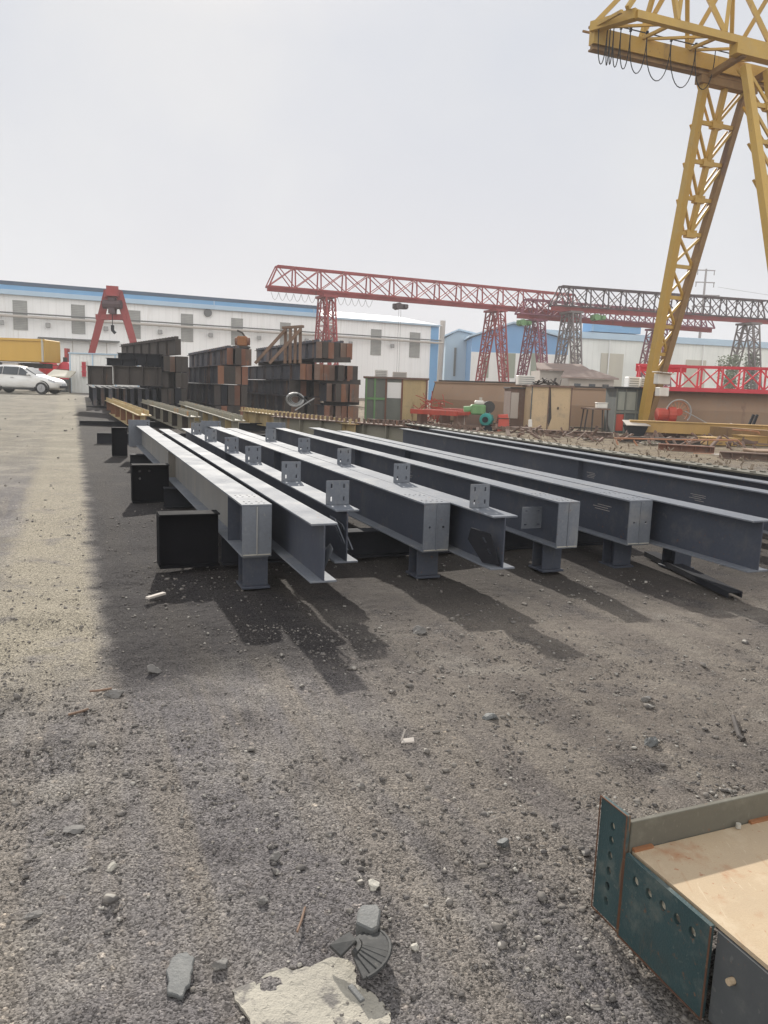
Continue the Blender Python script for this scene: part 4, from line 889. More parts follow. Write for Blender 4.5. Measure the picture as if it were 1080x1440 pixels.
MB().bar(a + s * -.5 + ZX * .98 - d * .1, a + s * -.5 + d * 2.2 + ZX * .98, .05, .36).build('end_panel', 'bright_red', t)

# winch with ring guard
c0 = P(940, 598, 31.5); c0.z = .35
w_ = thing('winch', Vector((c0.x, c0.y, 0)), 'red winch motor with a round spoked guard beside the yellow leg', 'winch')
cc = c0 + ZX * .55
MB().tube([cc + Vector((-.52, 0, 0)), cc + Vector((-.1, 0, 0))], .26, 14).build('motor', 'junk_red', w_)
MB().tube([cc + Vector((-.1, 0, 0)), cc + Vector((.2, 0, 0))], .33, 14).build('gearbox', 'junk_red', w_)
rg = cc + Vector((.32, -.12, .12))
for k, rr in enumerate((.5, .44)):
    MB().tube([rg + Vector((rr * math.cos(R(x)), .14 * k, rr * math.sin(R(x)))) for x in range(-40, 241, 14)], .03, 6).build('guard_ring', 'rail_pipe' if k else 'dull_galv', w_)
sp = MB()
for x in range(-30, 240, 24): sp.bar(rg + Vector((.12 * math.cos(R(x)), .06, .12 * math.sin(R(x)))), rg + Vector((.46 * math.cos(R(x)), .06, .46 * math.sin(R(x)))), .03)
sp.build('spokes', 'rail_pipe', w_)
MB().tube([rg + Vector((0, -.05, 0)), rg + Vector((0, .2, 0))], .15, 12).build('hub', 'junk_red', w_)
MB().box(c0 + ZX * .12, (1.5, .8, .26)).build('base', 'junk_red', w_)
MB().box(c0 - ZX * .18, (1.3, .7, .33)).build('plinth', 'rust_brown', w_)
tag(MB().tube([P(963, 578, 31.2), P(985, 590, 31), P(1010, 604, 30.8), P(1032, 604, 30.6)], .022, 6).build('wire_rope', 'dull_galv'), 'slack grey wire rope running right from the winch to the yellow beam', 'rope')
for k, (x0, y0, x1, y1, nm) in enumerate(((1060, 583, 1050, 605, 'left'), (1065, 583, 1056, 605, 'right'))):
    tag(MB().bar(P(x0, y0, 31.2), P(x1, y1, 31.2), .09).build('prop', 'dark_steel'), f'dark slanting prop against the long brown girder, {nm} of a pair', 'prop', 'slanting props')
tag(MB().bar(P(1027, 596, 31), P(1041, 605, 30.6), .12, .06).build('angle_bar', 'plaster'), 'short pale angle bar tipped up on the yellow beam at right', 'bar')

# mustard rail beam and boxes
a, b = P(884, 606, 30.8), P(1120, 617, 29.6); a.z = b.z = .42
yb = thing('end_carriage', (a + b) / 2 - ZX * .42, 'long mustard coloured end carriage beam lying at the foot of the yellow leg', 'beam')
MB().bar(a, b, .5, .42).build('body', 'yellow_box', yb); MB().bar(a + ZX * .225, b + ZX * .225, .6, .03).build('top_plate', 'yellow_box', yb)
for t_ in (.1, .5, .9): MB().box(a.lerp(b, t_) - ZX * .315, (.4, .5, .20)).build('foot', 'rust_brown', yb)
def ybox(xl, xr, yt, yb_, d, label, m='yellow_box', z0=None):
    a, ax, ay, w, h = quadbox(xl, xr, yt, yb_, d, .8)
    if z0 is not None: h += a.z - z0; a.z = z0
    r = thing('steel_box', a + ax * w / 2 + ay * .4, label, 'box', 'mustard boxes')
    slab(MB(), a, ax, ay, 0, w, 0, .8, 0, h).build('body', m, r); slab(MB(), a, ax, ay, -.03, w + .03, -.04, .84, h + .002, h + .035).build('lid', m, r)
    for t_ in (0, .96): slab(MB(), a, ax, ay, w * t_, w * t_ + .04, -.02, -.003, 0, h).build('edge_angle', 'rust_brown', r)
ybox(993, 1037, 617, 633, 27, 'mustard steel box in front of the end carriage, left of two', z0=.0)
ybox(1043, 1110, 615, 632, 27.5, 'mustard steel box at the right frame edge, right of two', z0=.0)
ybox(1060, 1110, 636, 662, 21.5, 'brown steel box low at the right frame edge below the railings', 'girder_brown', z0=0.0)
hb = thing('hopper', P(895, 612, 30.2), 'small dark open hopper at the foot of the yellow leg', 'hopper')
a = P(881, 612, 30.2); a.z = 0.0; ax = Vector((1, 0, 0)); ay = Vector((0, 1, 0))
hm = MB(); hm.taper(a + ax * .42 + ay * .3, a + ax * .42 + ay * .3 + ZX * .45, .5, .4, .8, .66, ay); hm.build('bin', 'dark_steel', hb)
hm = MB(); hm.prism([a + Vector((-.06, -.1, .46)), a + Vector((.88, -.1, .46)), a + Vector((.70, .7, .62)), a + Vector((.0, .7, .62))], (0, 0, .03)); hm.build('lid', 'plaster', hb, fix=True)

# railings lying on their side
def railing(label, runs, d):
    pts0 = P(*runs[0][0], d); r = thing('railing', Vector((pts0.x, pts0.y, 0)), label, 'railing', 'pipe railings lying in the yard')
    for k, run in enumerate(runs): MB().tube([P(*q, d - .12 * i) for i, q in enumerate(run)], .03, 6).build('rail' if k == 0 else 'baluster', 'rail_pipe', r)
railing('faded orange pipe railing dropped in front of the mustard end carriage, longest one', [[(864, 616), (940, 618), (1037, 619), (1050, 632), (1060, 645)], [(936, 620), (944, 630), (952, 640)], [(963, 620), (973, 633), (984, 645)], [(866, 618), (869, 626), (872, 634)], [(891, 619), (898, 630), (904, 638)]], 25.5)
railing('short pipe railing with bent end at the far right edge', [[(1048, 605), (1066, 607), (1076, 618), (1084, 632)], [(1030, 604), (1040, 605), (1048, 605)]], 28)
railing('low orange pipe railing close behind the dark girder at right', [[(975, 638), (1005, 639), (1030, 640)], [(980, 640), (986, 650), (990, 656)], [(1061, 637), (1061, 650), (1061, 664)], [(1061, 637), (1080, 636), (1100, 635)]], 22.5)
# bundles of rod between them
def bundle(xl, xr, yt, yb_, d, label, m='rust_brown'):
    a, ax, ay, w, h = quadbox(xl, xr, yt, yb_, d, .8); h += a.z - .02; a.z = .02
    r = thing('rod_bundle', a + ax * w / 2 + ay * .4, label, 'bundle', 'bundles of short rods'); k = MB(); n = max(4, int(w / .1))
    for j in range(3):
        for i in range(n):
            x = w * (i + .5) / n; k.tube([a + ax * x + ay * (.08 + j * .12) + ZX * 0, a + ax * (x + rnd.uniform(-.02, .02)) + ay * (.08 + j * .12) + ZX * (h * rnd.uniform(.75, 1.05))], w / n * .36, 6)
    k.build('rods', m, r); slab(MB(), a, ax, ay, -.02, w + .02, 0.0, .42, h * .35, h * .43).build('tie_band', 'plaster', r)
bundle(904, 929, 621, 639, 25.5, 'upright bundle of grey brown rods just behind the dark girder, middle of three', 'tan_grey')
bundle(1007, 1033, 640, 655, 22, 'upright bundle of grey brown rods nearest the right frame edge', 'plaster')
bundle(822, 845, 614, 628, 27, 'bundle of short brown rods below the tan cabin and work table', 'rust_brown')
# pale rubble between girder and railings
rb = MB(); rr = random.Random(21)
for k in range(260):
    t = rr.random(); px_ = 690 + 400 * t; p = onz(px_ + rr.uniform(-20, 20), 612 + 50 * t + rr.uniform(-8, 14), 0); s_ = rr.uniform(.015, .06)
    d = Vector((rr.gauss(0, 1), rr.gauss(0, 1), rr.gauss(0, .3))).normalized()
    rb.bar(p - d * s_ + ZX * .05, p + d * s_ + ZX * (.05 + rr.uniform(0, .12)), s_ * rr.uniform(.3, 1.2), s_ * rr.uniform(.2, .8))
o = rb.build('rubble', 'rubble'); o['kind'] = 'stuff'; tag(o, 'pale broken rubble and offcuts littering the ground behind the right girder', 'rubble')
rb = MB()
for k in range(150):
    px_ = rr.uniform(560, 1080); p = onz(px_, 601 + (px_ - 560) * .05 + rr.uniform(-5, 9), 0); s_ = rr.uniform(.05, .3)
    d = Vector((rr.gauss(0, 1), rr.gauss(0, 1), rr.gauss(0, .25))).normalized()
    rb.bar(p - d * s_ + ZX * .08, p + d * s_ + ZX * (.08 + rr.uniform(0, .25)), rr.uniform(.03, .12), rr.uniform(.02, .1))
o = rb.build('scrap_litter', 'rust_brown'); o['kind'] = 'stuff'; tag(o, 'rusty scrap steel littering the yard between the girders and cabins', 'scrap')

for k, (xl, xr, yt, d_, lab, m_) in enumerate(((925, 1004, 636, 23.5, 'rusty red channel lying in front of the railings, left of the rod bundle', 'rust'), (748, 862, 606, 30.0, 'low brown I-beam lying in front of the tan cabin', 'rust_brown'), (870, 985, 618, 27.3, 'brown I-beam lying under the orange railing', 'rust_dim'), (1010, 1120, 652, 21.0, 'dark brown I-beam lying at the right edge below the railings', 'rust_brown'), (520, 610, 590, 34.5, 'rusty I-beam lying in front of the worn cabin', 'rust_brown'))):
    a, b = P(xl, yt, d_), P(xr, yt + (xr - xl) * .045, d_ - .6); h_ = min(.42, max(.2, a.z)); a.z = b.z = h_
    r = thing('loose_beam', (a + b) / 2 - ZX * h_, lab, 'steel beam', 'loose beams lying in the yard')
    MB().hsec(a - ZX * h_ / 2, b - ZX * h_ / 2, .24, h_ - .004, .03, .02).build('profile', m_, r); st = MB()
    for t_ in (.15, .4, .65, .9): c_ = a.lerp(b, t_) - ZX * h_ / 2; MB().bar(c_ - Vector((0, .11, 0)), c_ + Vector((0, .11, 0)), .02, h_ - .07).build('stiffener', m_, r)
# red frames, tangled bars, green machine
def redframe(label, p, q, w, h):
    d = (q - p).normalized(); s = Vector((d.y, -d.x, 0)); r = thing('steel_trestle', Vector(((p.x + q.x) / 2, (p.y + q.y) / 2, 0)), label, 'trestle', 'red steel trestles')
    for sd in (-1, 1): MB().bar(p + s * sd * w / 2, q + s * sd * w / 2, .14, h).build('side_beam', 'junk_red', r)
    for k in range(6): c = p.lerp(q, k / 5); MB().bar(c - s * w / 2, c + s * w / 2, .09, h * .7).build('cross_bar', 'junk_red', r)
    for k in (.1, .9): c = p.lerp(q, k); MB().bar(Vector((c.x, c.y, .0)), c - ZX * h * .3, .5, .2, d).build('foot', 'rust_brown', r)
a, b = P(588, 578, 34), P(652, 584, 32.5); b.z = a.z; redframe('red channel frame lying flat, nearer the beams', a, b, 1.0, .2)
a, b = P(622, 577, 36), P(664, 583, 34.5); b.z = a.z; redframe('shorter red channel frame behind the flat one', a, b, .8, .22)
tb = MB(); c = P(607, 585, 36.5)
for k in range(46):
    o = c + Vector((rr.uniform(-.5, .6), rr.uniform(-.5, .5), rr.uniform(-.2, .75))); d = Vector((rr.gauss(0, 1), rr.gauss(0, .7), rr.gauss(0, .8))).normalized() * rr.uniform(.2, .6); tb.tube([o - d, o + Vector((0, 0, .05)), o + d], .018, 5)
tag(tb.build('bar_tangle', 'junk_red'), 'tangled heap of thin red bars beside the yellow corrugated cabin', 'scrap heap')
gm = thing('pump_set', Vector((*P(675, 590, 33).xy, 0)), 'green engine pump with black wheel behind a teal drum', 'engine')
c = P(672, 576, 33)
MB().box(c, (.62, .5, .42)).build('engine_block', 'green_machine', gm, bevel=.05)
MB().tube([c + Vector((-.6, 0, -.05)), c + Vector((-.3, 0, -.02))], .17, 12).build('motor', 'green_machine', gm)
MB().box(c + Vector((.05, 0, .3)), (.4, .36, .18)).build('tank', 'white_paint', gm, bevel=.05)
MB().tube([c + Vector((.1, 0, .38)), c + Vector((.1, 0, .52))], .06, 8).build('filler_cap', 'stone_pale', gm)
MB().tube([c + Vector((.45, -.1, .12)), c + Vector((.45, .1, .12))], .26, 16).build('flywheel', 'black_rubber', gm)
MB().box(Vector((c.x, c.y, (c.z - .21) / 2)), (1.1, .5, c.z - .21)).build('skid', 'rust_brown', gm)
td = thing('motor_drum', Vector((*P(685, 598, 32).xy, 0)), 'round teal motor drum lying in front of the green engine', 'motor')
c = P(685, 590, 32)
MB().tube([c + Vector((-.1, -.22, 0)), c + Vector((.06, .3, 0))], .26, 18).build('drum', 'teal', td, bevel=.04)
MB().tube([c + Vector((-.13, -.32, 0)), c + Vector((-.1, -.22, 0))], .12, 12).build('shaft_boss', 'dark_steel', td)
fins = MB()
for k in range(10):
    x = R(36 * k); fins.bar(c + Vector((-.02 + .27 * math.cos(x), -.05, .27 * math.sin(x))), c + Vector((.05 + .27 * math.cos(x), .26, .27 * math.sin(x))), .02, .06)
fins.build('cooling_fins', 'teal', td); MB().box(Vector((c.x, c.y, (c.z - .24) / 2)), (.4, .5, c.z - .22)).build('foot', 'dark_steel', td)
rm = thing('red_gear_case', Vector((*P(707, 600, 32).xy, 0)), 'bright red slatted gear case right of the teal drum', 'gear case')
c = P(707, 592, 32); c.z = max(c.z, .25)
MB().taper(Vector((c.x, c.y, 0)), c + Vector((0, 0, .16)), .78, .5, .5, .4).build('body', 'junk_red', rm)
for k in range(4): MB().box(c + Vector((0, -.25, -.16 + k * .09)), (.6 - k * .04, .06, .035)).build('slat', 'rust_dim', rm)
MB().tube([c + Vector((-.2, 0, .12)), c + Vector((.2, 0, .16))], .14, 10).build('cover', 'junk_red', rm)

# ------------------------------------------------------------------ lattice gantry cranes in the distance
def lattice(mb, p, q, up, w0, h0, w1, h1, n, chord, web):
    """four-chord lattice column from p to q."""
    p, q, d, s, t = frame(p, q, up); L = (q - p).length
    cs = []
    for a, b in ((-1, -1), (1, -1), (1, 1), (-1, 1)):
        c0 = p + s * a * w0 / 2 + t * b * h0 / 2; c1 = q + s * a * w1 / 2 + t * b * h1 / 2; cs.append((c0, c1)); mb.bar(c0, c1, chord)
    for i in range(n):
        for k in range(4):
            (a0, a1), (b0, b1) = cs[k], cs[(k + 1) % 4]; t0, t1 = i / n, (i + 1) / n
            if (i + k) % 2: mb.bar(a0.lerp(a1, t0), b0.lerp(b1, t1), web)
            else: mb.bar(b0.lerp(b1, t0), a0.lerp(a1, t1), web)
            mb.bar(a0.lerp(a1, t1), b0.lerp(b1, t1), web)
def gantry(label, A, B, th, w, legs, spread, m, mleg, panel=2.6, girder=.42, girder_m=None, hoist=None, hoist_m='crane_dark', end_in=.9, foot_z=.0, rope=None, festoon=None):
    d = (B - A).normalized(); s = Vector((d.y, -d.x, 0)); L = (B - A).length
    root = thing('gantry_crane', Vector(((A.x + B.x) / 2, (A.y + B.y) / 2, 0)), label, 'gantry crane', 'lattice gantry cranes')
    MB().bar(A - ZX * girder / 2, B - ZX * girder / 2, .34, girder).build('rail_girder', girder_m or m, root)
    for sd in (-1, 1):
        MB().bar(A + s * sd * w / 2, B + s * sd * w / 2, .16).build('bottom_chord', m, root)
        MB().bar(A + s * sd * w * .36 + d * end_in + ZX * th, B + s * sd * w * .36 - d * end_in + ZX * th, .17).build('top_chord', m, root)
    br = MB(); n = max(3, int(round(L / panel)))
    for i in range(n + 1):
        c = A + d * (L * i / n); ti = A + d * min(max(L * i / n, end_in), L - end_in)
        for sd in (-1, 1):
            br.bar(c + s * sd * w / 2, ti + s * sd * w * .36 + ZX * th, .12)
            if i < n:
                c1 = A + d * (L * (i + 1) / n); t1 = A + d * min(max(L * (i + 1) / n, end_in), L - end_in)
                br.bar(c + s * sd * w / 2, t1 + s * sd * w * .36 + ZX * th, .085); br.bar(ti + s * sd * w * .36 + ZX * th, c1 + s * sd * w / 2, .085)
        br.bar(c - s * w / 2, c + s * w / 2, .1); br.bar(ti - s * w * .36 + ZX * th, ti + s * w * .36 + ZX * th, .1)
        if i < n: br.bar(c - s * w / 2, A + d * (L * (i + 1) / n) + s * w / 2, .07)
    br.build('bracing', m, root)
    for t in legs:
        top = A + d * (L * t); zt = A.z - girder
        MB().bar(top - s * (w / 2 + .7) - ZX * (girder + .12), top + s * (w / 2 + .7) - ZX * (girder + .12), 1.5, .22, ZX).build('saddle', mleg, root)
        for sd in (-1, 1):
            l = MB(); p0 = top + s * sd * (w / 2 + .1); p0 = Vector((p0.x, p0.y, zt - .22)); p1 = top + s * sd * spread; p1 = Vector((p1.x, p1.y, foot_z + .55))
            lattice(l, p0, p1, d, .95, .95, .65, .65, 11, .14, .075); l.build('leg', mleg, root)
            MB().bar(p1 - s * .9 - ZX * .05, p1 + s * .9 - ZX * .05, .5, .5).build('bogie', mleg, root)
        MB().bar(Vector((*(top - s * spread).xy, foot_z + .75)), Vector((*(top + s * spread).xy, foot_z + .75)), .3, .35).build('sill_beam', mleg, root)
    if hoist is not None:
        c = A + d * (L * hoist) - ZX * (girder + .45)
        h = MB(); h.bar(c - d * .75, c + d * .75, .6, .5); h.tube([c - d * .3 - s * .5, c - d * .3 + s * .5], .36, 12); h.bar(c + d * .5 - s * .6, c + d * .5 + s * .6, .4, .35)
        h = h.build('hoist_trolley', hoist_m, root)
        if rope:
            k = MB()
            for o in (-.12, .12): k.bar(c + d * o - ZX * .3, c + d * o - ZX * rope, .035)
            k.build('hoist_rope', 'dull_galv', root)
            e = c - ZX * (rope + .3); MB().tube([e + ZX * .3, e + ZX * .02, e + Vector((.02, 0, -.2)), e + Vector((.2, 0, -.36)), e + Vector((.34, 0, -.2))], .11, 8).build('hook_block', 'dark_steel', root)
    if festoon:
        f = MB(); t0, t1, nn = festoon; prev = None
        for i in range(nn):
            a = A + d * (L * (t0 + (t1 - t0) * i / nn)) - ZX * (girder + .05); b = A + d * (L * (t0 + (t1 - t0) * (i + 1) / nn)) - ZX * (girder + .05)
            f.tube([a, a.lerp(b, .25) - ZX * .55, a.lerp(b, .5) - ZX * .75, a.lerp(b, .75) - ZX * .55, b], .022, 4)
        f.build('festoon_cable', 'dull_galv', root)
    return root
gantry('long red lattice gantry crane crossing the middle distance', onz(376, 403, 11), onz(812, 440.5, 11), 2.0, 1.3, (.165, .70), 3.1, 'crane_red', 'crane_red', hoist=.385, rope=7.6, festoon=(.01, .30, 14))
gantry('dark grey lattice gantry crane at right, nearer of the right pair', onz(776, 430, 11), onz(1082, 450, 11), 2.1, 1.3, (.085, .90), 3.0, 'crane_dark', 'crane_lead', girder=.5, girder_m='crane_red', hoist=.2, hoist_m='green_machine', panel=2.1)
gantry('faded purple red gantry crane behind the dark grey one', onz(728, 441, 10.2), onz(1000, 462, 10.2), 1.6, 1.2, (.085, .70), 3.0, 'crane_purple', 'crane_purple', girder=.5, girder_m='crane_red', hoist=.03, hoist_m='green_machine', panel=2.2)

# red portal seen end-on in front of the long shed
rp = thing('portal_crane', P(160, 550, 62), 'red gantry crane seen end-on with a splayed portal of plain legs', 'gantry crane', 'lattice gantry cranes')
for kk, (dd, lift) in enumerate(((62, 0),)):
    def Q(px_, py_):
        p = P(px_, py_, 62); dv = Vector((p.x, 62, 0)).normalized()
        cdir = Vector((P(157, 500, 62).x, 62, 0)).normalized(); return p + cdir * (dd - 62)
    for (x0, x1) in ((151, 128), (167, 193)):
        a, b = Q(x0, 412), Q(x1, 500); b2 = a + (b - a) * ((a.z - .6) / (a.z - b.z)); MB().taper(a, b2, .60, .55, .44, .42, UX).build('leg', 'crane_red', rp)
    MB().bar(Q(148, 413), Q(170, 413), .7, .55).build('top_beam', 'crane_red', rp)
    MB().bar(Q(136, 446), Q(180, 446), .5, .42).build('cross_beam', 'crane_red', rp)
    MB().bar(Q(152, 425), Q(157, 444), .16).build('strut', 'crane_dark', rp); MB().bar(Q(166, 425), Q(160, 444), .16).build('strut', 'crane_dark', rp)
cdir = Vector((P(157, 500, 62).x, 62, 0)).normalized()
a = P(158, 409, 61); MB().bar(a, a + cdir * 3.2, .9, .75).build('girder', 'crane_red', rp)
a = P(158, 430, 61.4); MB().bar(a + ZX * .6, a - ZX * .6, .5, .5).build('hoist_trolley', 'crane_dark', rp); MB().tube([a + Vector((-.7, 0, .1)), a + Vector((.7, 0, .1))], .35, 10).build('hoist_drum', 'crane_dark', rp)
e = P(158, 448, 61.4); MB().bar(e + ZX * .4, e - ZX * .6, .05).build('hoist_rope', 'dark_steel', rp); MB().tube([e - ZX * .5, e - ZX * .9, e + Vector((.2, 0, -1.1))], .13, 6).build('hook', 'dark_steel', rp)

# ------------------------------------------------------------------ the big yellow gantry at the right
yc = thing('gantry_crane', Vector((13, 31, 0)), 'big yellow lattice gantry crane towering at the right frame edge', 'gantry crane')
gd = Vector((math.cos(R(-21.5)), math.sin(R(21.5)), 0)); gd = Vector((.932, .363, 0)).normalized(); gs = Vector((gd.y, -gd.x, 0))   # along the girder; gs points back to the camera
E0 = P(832, 50, 28.6); GZt = E0.z; LG = 30.0
farc = E0; nearc = E0 + gs * 1.6
for nm, c in (('far', farc), ('near', nearc)):
    if nm == 'far':
        MB().bar(c - ZX * .02, c + gd * LG - ZX * .02, .28, .52).build('chord_girder', 'crane_yellow', yc)
        MB().bar(c - ZX * .44, c + gd * LG - ZX * .44, .30, .06).build('rail_flange', 'crane_rusty', yc); MB().bar(c - ZX * .345 - gd * .0, c + gd * LG - ZX * .345, .08, .12).build('rail_web', 'crane_rusty', yc)
    else: MB().bar(c + ZX * .12 + gd * .55, c + gd * LG + ZX * .12, .22, .24).build('chord_girder', 'crane_yellow', yc)
MB().bar(farc + ZX * .25, nearc + gd * .6 + ZX * .15, .3, .3).build('end_beam', 'crane_yellow', yc)
TH = 2.8; apex = (farc + nearc) / 2 + ZX * TH
MB().bar(apex + gd * 2.2, apex + gd * (LG - 2), .26).build('top_chord', 'crane_yellow', yc)
br = MB(); pan = 2.05; n = int(LG / pan)
for i in range(n + 1):
    t = gd * (i * pan); ta = gd * min(max(i * pan + pan / 2, 2.2), LG - 2)
    for c in (farc + ZX * .3, nearc + ZX * .25 + gd * .2):
        br.bar(c + t, apex + ta, .13, .15)
        if i > 0: br.bar(c + t, apex + gd * min(max(i * pan - pan / 2, 2.2), LG - 2), .13, .15)
    br.bar(farc + t + ZX * .25, nearc + t + ZX * .12, .10)
    br.bar(farc + t + ZX * .25, nearc + t + gd * pan + ZX * .12, .08)
br.build('bracing', 'crane_yellow', yc)
wk = MB(); wk.bar(farc - gs * .55 + ZX * .35, farc - gs * .55 + gd * LG + ZX * .35, .06); wk.bar(farc - gs * .2 + ZX * .34, farc - gs * .2 + gd * LG + ZX * .34, .07); wk.build('walkway', 'crane_rusty', yc)
LEGX = 5.02
def yleg(top_c, ang, sgn, x0):
    """A-frame leg: two chords that close towards the foot, with lattice between."""
    zb = .55; H0 = GZt - .62
    tl = top_c + gd * x0; tl = Vector((tl.x, tl.y, H0)); tr = tl + gd * 1.98
    fc = tl + gd * 1.12; foot = Vector((fc.x, fc.y, zb)) - gs * sgn
    fl, fr_ = foot - gd * .10, foot + gd * .16
    MB().taper(tl, fl, .25, .25, .34, .32, gs).build('leg_chord', 'crane_yellow', yc)
    MB().taper(tr, fr_, .22, .25, .28, .32, gs).build('leg_chord', 'crane_rusty', yc)
    off = gs * -.75
    b = MB(); N_ = 11
    mid0 = (tl + tr) / 2 - gs * .62; mid1 = (fl + fr_) / 2 - gs * .05
    for i in range(N_):
        t0 = 1 - (1 - i / N_) ** 1.15; t1 = 1 - (1 - (i + 1) / N_) ** 1.15
        l0, l1, r0, r1 = tl.lerp(fl, t0), tl.lerp(fl, t1), tr.lerp(fr_, t0), tr.lerp(fr_, t1)
        b.bar(l1, r1, .10, .14)
        if i >= 4: b.bar(l0, r1, .09); b.bar(r0, l1, .09)
        else:
            m1 = (l1 + r1) / 2; b.bar(l0, m1, .09); b.bar(r0, m1, .09)
            b.bar((l0 + r0) / 2, m1, .17, .2); b.bar(m1 - gd * .24 - gs * .0, m1 + gd * .24, .22, .28)
            b.bar(l0 - gs * .35, m1 - gs * .3, .07); b.bar(r0 - gs * .35, m1 - gs * .3, .07)
    b.build('leg_bracing', 'crane_yellow', yc)
    return foot, fl, fr_
for x_ in (.1, 1.95): MB().bar(farc + gd * (LEGX + x_) - ZX * .50 - gs * .2, farc + gd * (LEGX + x_) - ZX * .30 + gs * 1.7, .2, .2).build('saddle', 'crane_rusty', yc)
MB().bar(farc + gd * (LEGX - .3) - ZX * .62, farc + gd * (LEGX + 2.4) - ZX * .62, .34, .26).build('saddle', 'crane_rusty', yc)
MB().bar(nearc + gd * (LEGX - .3) - ZX * .18, nearc + gd * (LEGX + 2.6) - ZX * .18, .36, .34).build('saddle', 'crane_yellow', yc)
f1, fl1, fr1 = yleg(farc, 0, 3.0, LEGX)
f2, fl2, fr2 = yleg(nearc, 0, -3.0, LEGX + .3)
for X0 in (24.5,):
    yleg(farc, 0, 3.0, X0); yleg(nearc, 0, -3.0, X0)
    a_, b_ = farc + gd * (X0 + 1), nearc + gd * (X0 + 1); MB().bar(Vector((*(a_ - gs * 3.6).xy, .32)), Vector((*(b_ + gs * 3.6).xy, .32)), .5, .45).build('sill_beam', 'crane_yellow', yc)
    MB().bar(Vector((*(a_ - gs * .6).xy, GZt - .62)), Vector((*(b_ + gs * .6).xy, GZt - .62)), 2.4, .4).build('saddle', 'crane_rusty', yc)
a_, b_ = f1, f2
MB().bar(Vector((*(f1 - gs * .7).xy, .32)), Vector((*(f2 + gs * .7).xy, .32)), .46, .45).build('sill_beam', 'crane_rusty', yc)
for f in (f1, f2): MB().tube([f + Vector((0, 0, -.33)) - gd * .12, f + Vector((0, 0, -.33)) + gd * .12], .2, 14).build('wheel', 'dark_steel', yc)
ctl = P(931, 533, 32.0); MB().box(ctl - ZX * .0, (.62, .3, .42), gd).build('control_box', 'white_paint', yc, bevel=.02); MB().bar(ctl + Vector((-.42, -.2, .28)), ctl + Vector((.42, -.2, .22)), .5, .03).build('box_hood', 'white_paint', yc)
ctl = P(931, 551, 32.0); MB().box(ctl, (.5, .28, .36), gd).build('control_box', 'white_paint', yc, bevel=.02)
# festoon cable loops
fc = thing('festoon_cable', farc - ZX * .5 + gd * 3, 'black festoon cable hanging in loops under the yellow crane cantilever', 'cable')
c = farc + gs * .32 + ZX * .32
MB().tube([c + gd * .1, c + gd * (LEGX + 1)], .02, 6).build('carrier_wire', 'black_cable', fc)
st_ = [.05, .40, .52, .66, .95, 1.35, 2.05, 3.1, 4.2, 5.1]
dp_ = [1.3, 1.3, 1.25, 1.3, 1.3, 1.35, 1.45, 1.5, 1.4]
for i in range(len(st_) - 1):
    a0, a1 = c + gd * st_[i], c + gd * st_[i + 1]; dz = dp_[i]
    pts_ = [a0.lerp(a1, .5 - .5 * math.cos(math.pi * k / 14)) - ZX * dz * math.sin(math.pi * k / 14) ** .8 for k in range(15)]
    MB().tube(pts_, .017, 6).build('cable_loop', 'black_cable', fc)
    MB().box(a0, (.08, .08, .14)).build('trolley_clip', 'dark_steel', fc)

# ------------------------------------------------------------------ long white shed
SA, SB = onz(0, 412, 10.9), onz(617, 458, 10.9)
SA.z = SB.z = 0; sd = (SB - SA).normalized(); sn = Vector((sd.y, -sd.x, 0))          # sn points back to the camera side
if sn.dot(Vector((0, -1, 0))) < 0: sn = -sn
S0 = SA - sd * 16; SL = (SB - SA).length + 16; EAV = 10.9
M['shed_wall'] = facade_mat('white_shed_cladding', (.90, .90, .89), (.85, .85, .84), tuple(sd))
def on_wall(o, d, n, px_, py_):
    r = Vector(ray(px_, py_)); cam = Vector((0, 0, H)); t = (o - cam).dot(n) / r.dot(n); p = cam + r * t; return (p - o).dot(d), p.z
shed = thing('factory_shed', S0 + sd * SL / 2, 'long white factory shed with grey louvred windows and blue roof trim at left', 'factory shed')
w = MB(); w.bar(S0 + ZX * EAV / 2 - sn * .15, S0 + sd * SL + ZX * EAV / 2 - sn * .15, .3, EAV)
DP = 30
w.bar(S0 - sn * DP + ZX * EAV / 2, S0 + sd * SL - sn * DP + ZX * EAV / 2, .3, EAV)
w.bar(S0 - sn * .3 + sd * .15 + ZX * EAV / 2, S0 - sn * (DP - .15) + sd * .15 + ZX * EAV / 2, .3, EAV); w.bar(S0 - sn * .3 + sd * (SL - .15) + ZX * EAV / 2, S0 - sn * (DP - .15) + sd * (SL - .15) + ZX * EAV / 2, .3, EAV)
w.build('wall', 'shed_wall', shed)
rf = MB(); e0 = S0 + ZX * (EAV + .02) + sn * .5 - sd * .4; rr_ = ZX * 2.3 - sn * (DP / 2)
rf.prism([e0, e0 + rr_ , e0 - sn * (DP + 1), ], sd * (SL + .8)); roof = rf.build('roof', 'pale_roof', shed, fix=True)
FL = on_wall(S0, sd, sn, 447, 440)[0]
MB().bar(S0 + sn * .22 + ZX * (EAV + .70), S0 + sd * FL + sn * .22 + ZX * (EAV + .70), .4, .5).build('fascia', 'blue_trim', shed)
MB().bar(S0 + sn * .30 + ZX * (EAV + .17), S0 + sd * FL + sn * .30 + ZX * (EAV + .17), .42, .54).build('fascia_lower', 'pale_blue', shed)
MB().bar(S0 + sn * .1 + ZX * (EAV + 1.18), S0 + sd * FL + sn * .1 + ZX * (EAV + 1.18), .7, .45).build('roof_edge', 'roof_dark', shed)
MB().bar(S0 + sd * FL + sn * .34 + ZX * (EAV - .05), S0 + sd * SL + sn * .34 + ZX * (EAV - .05), .3, .22).build('eaves_gutter', 'greyblue_wall', shed)
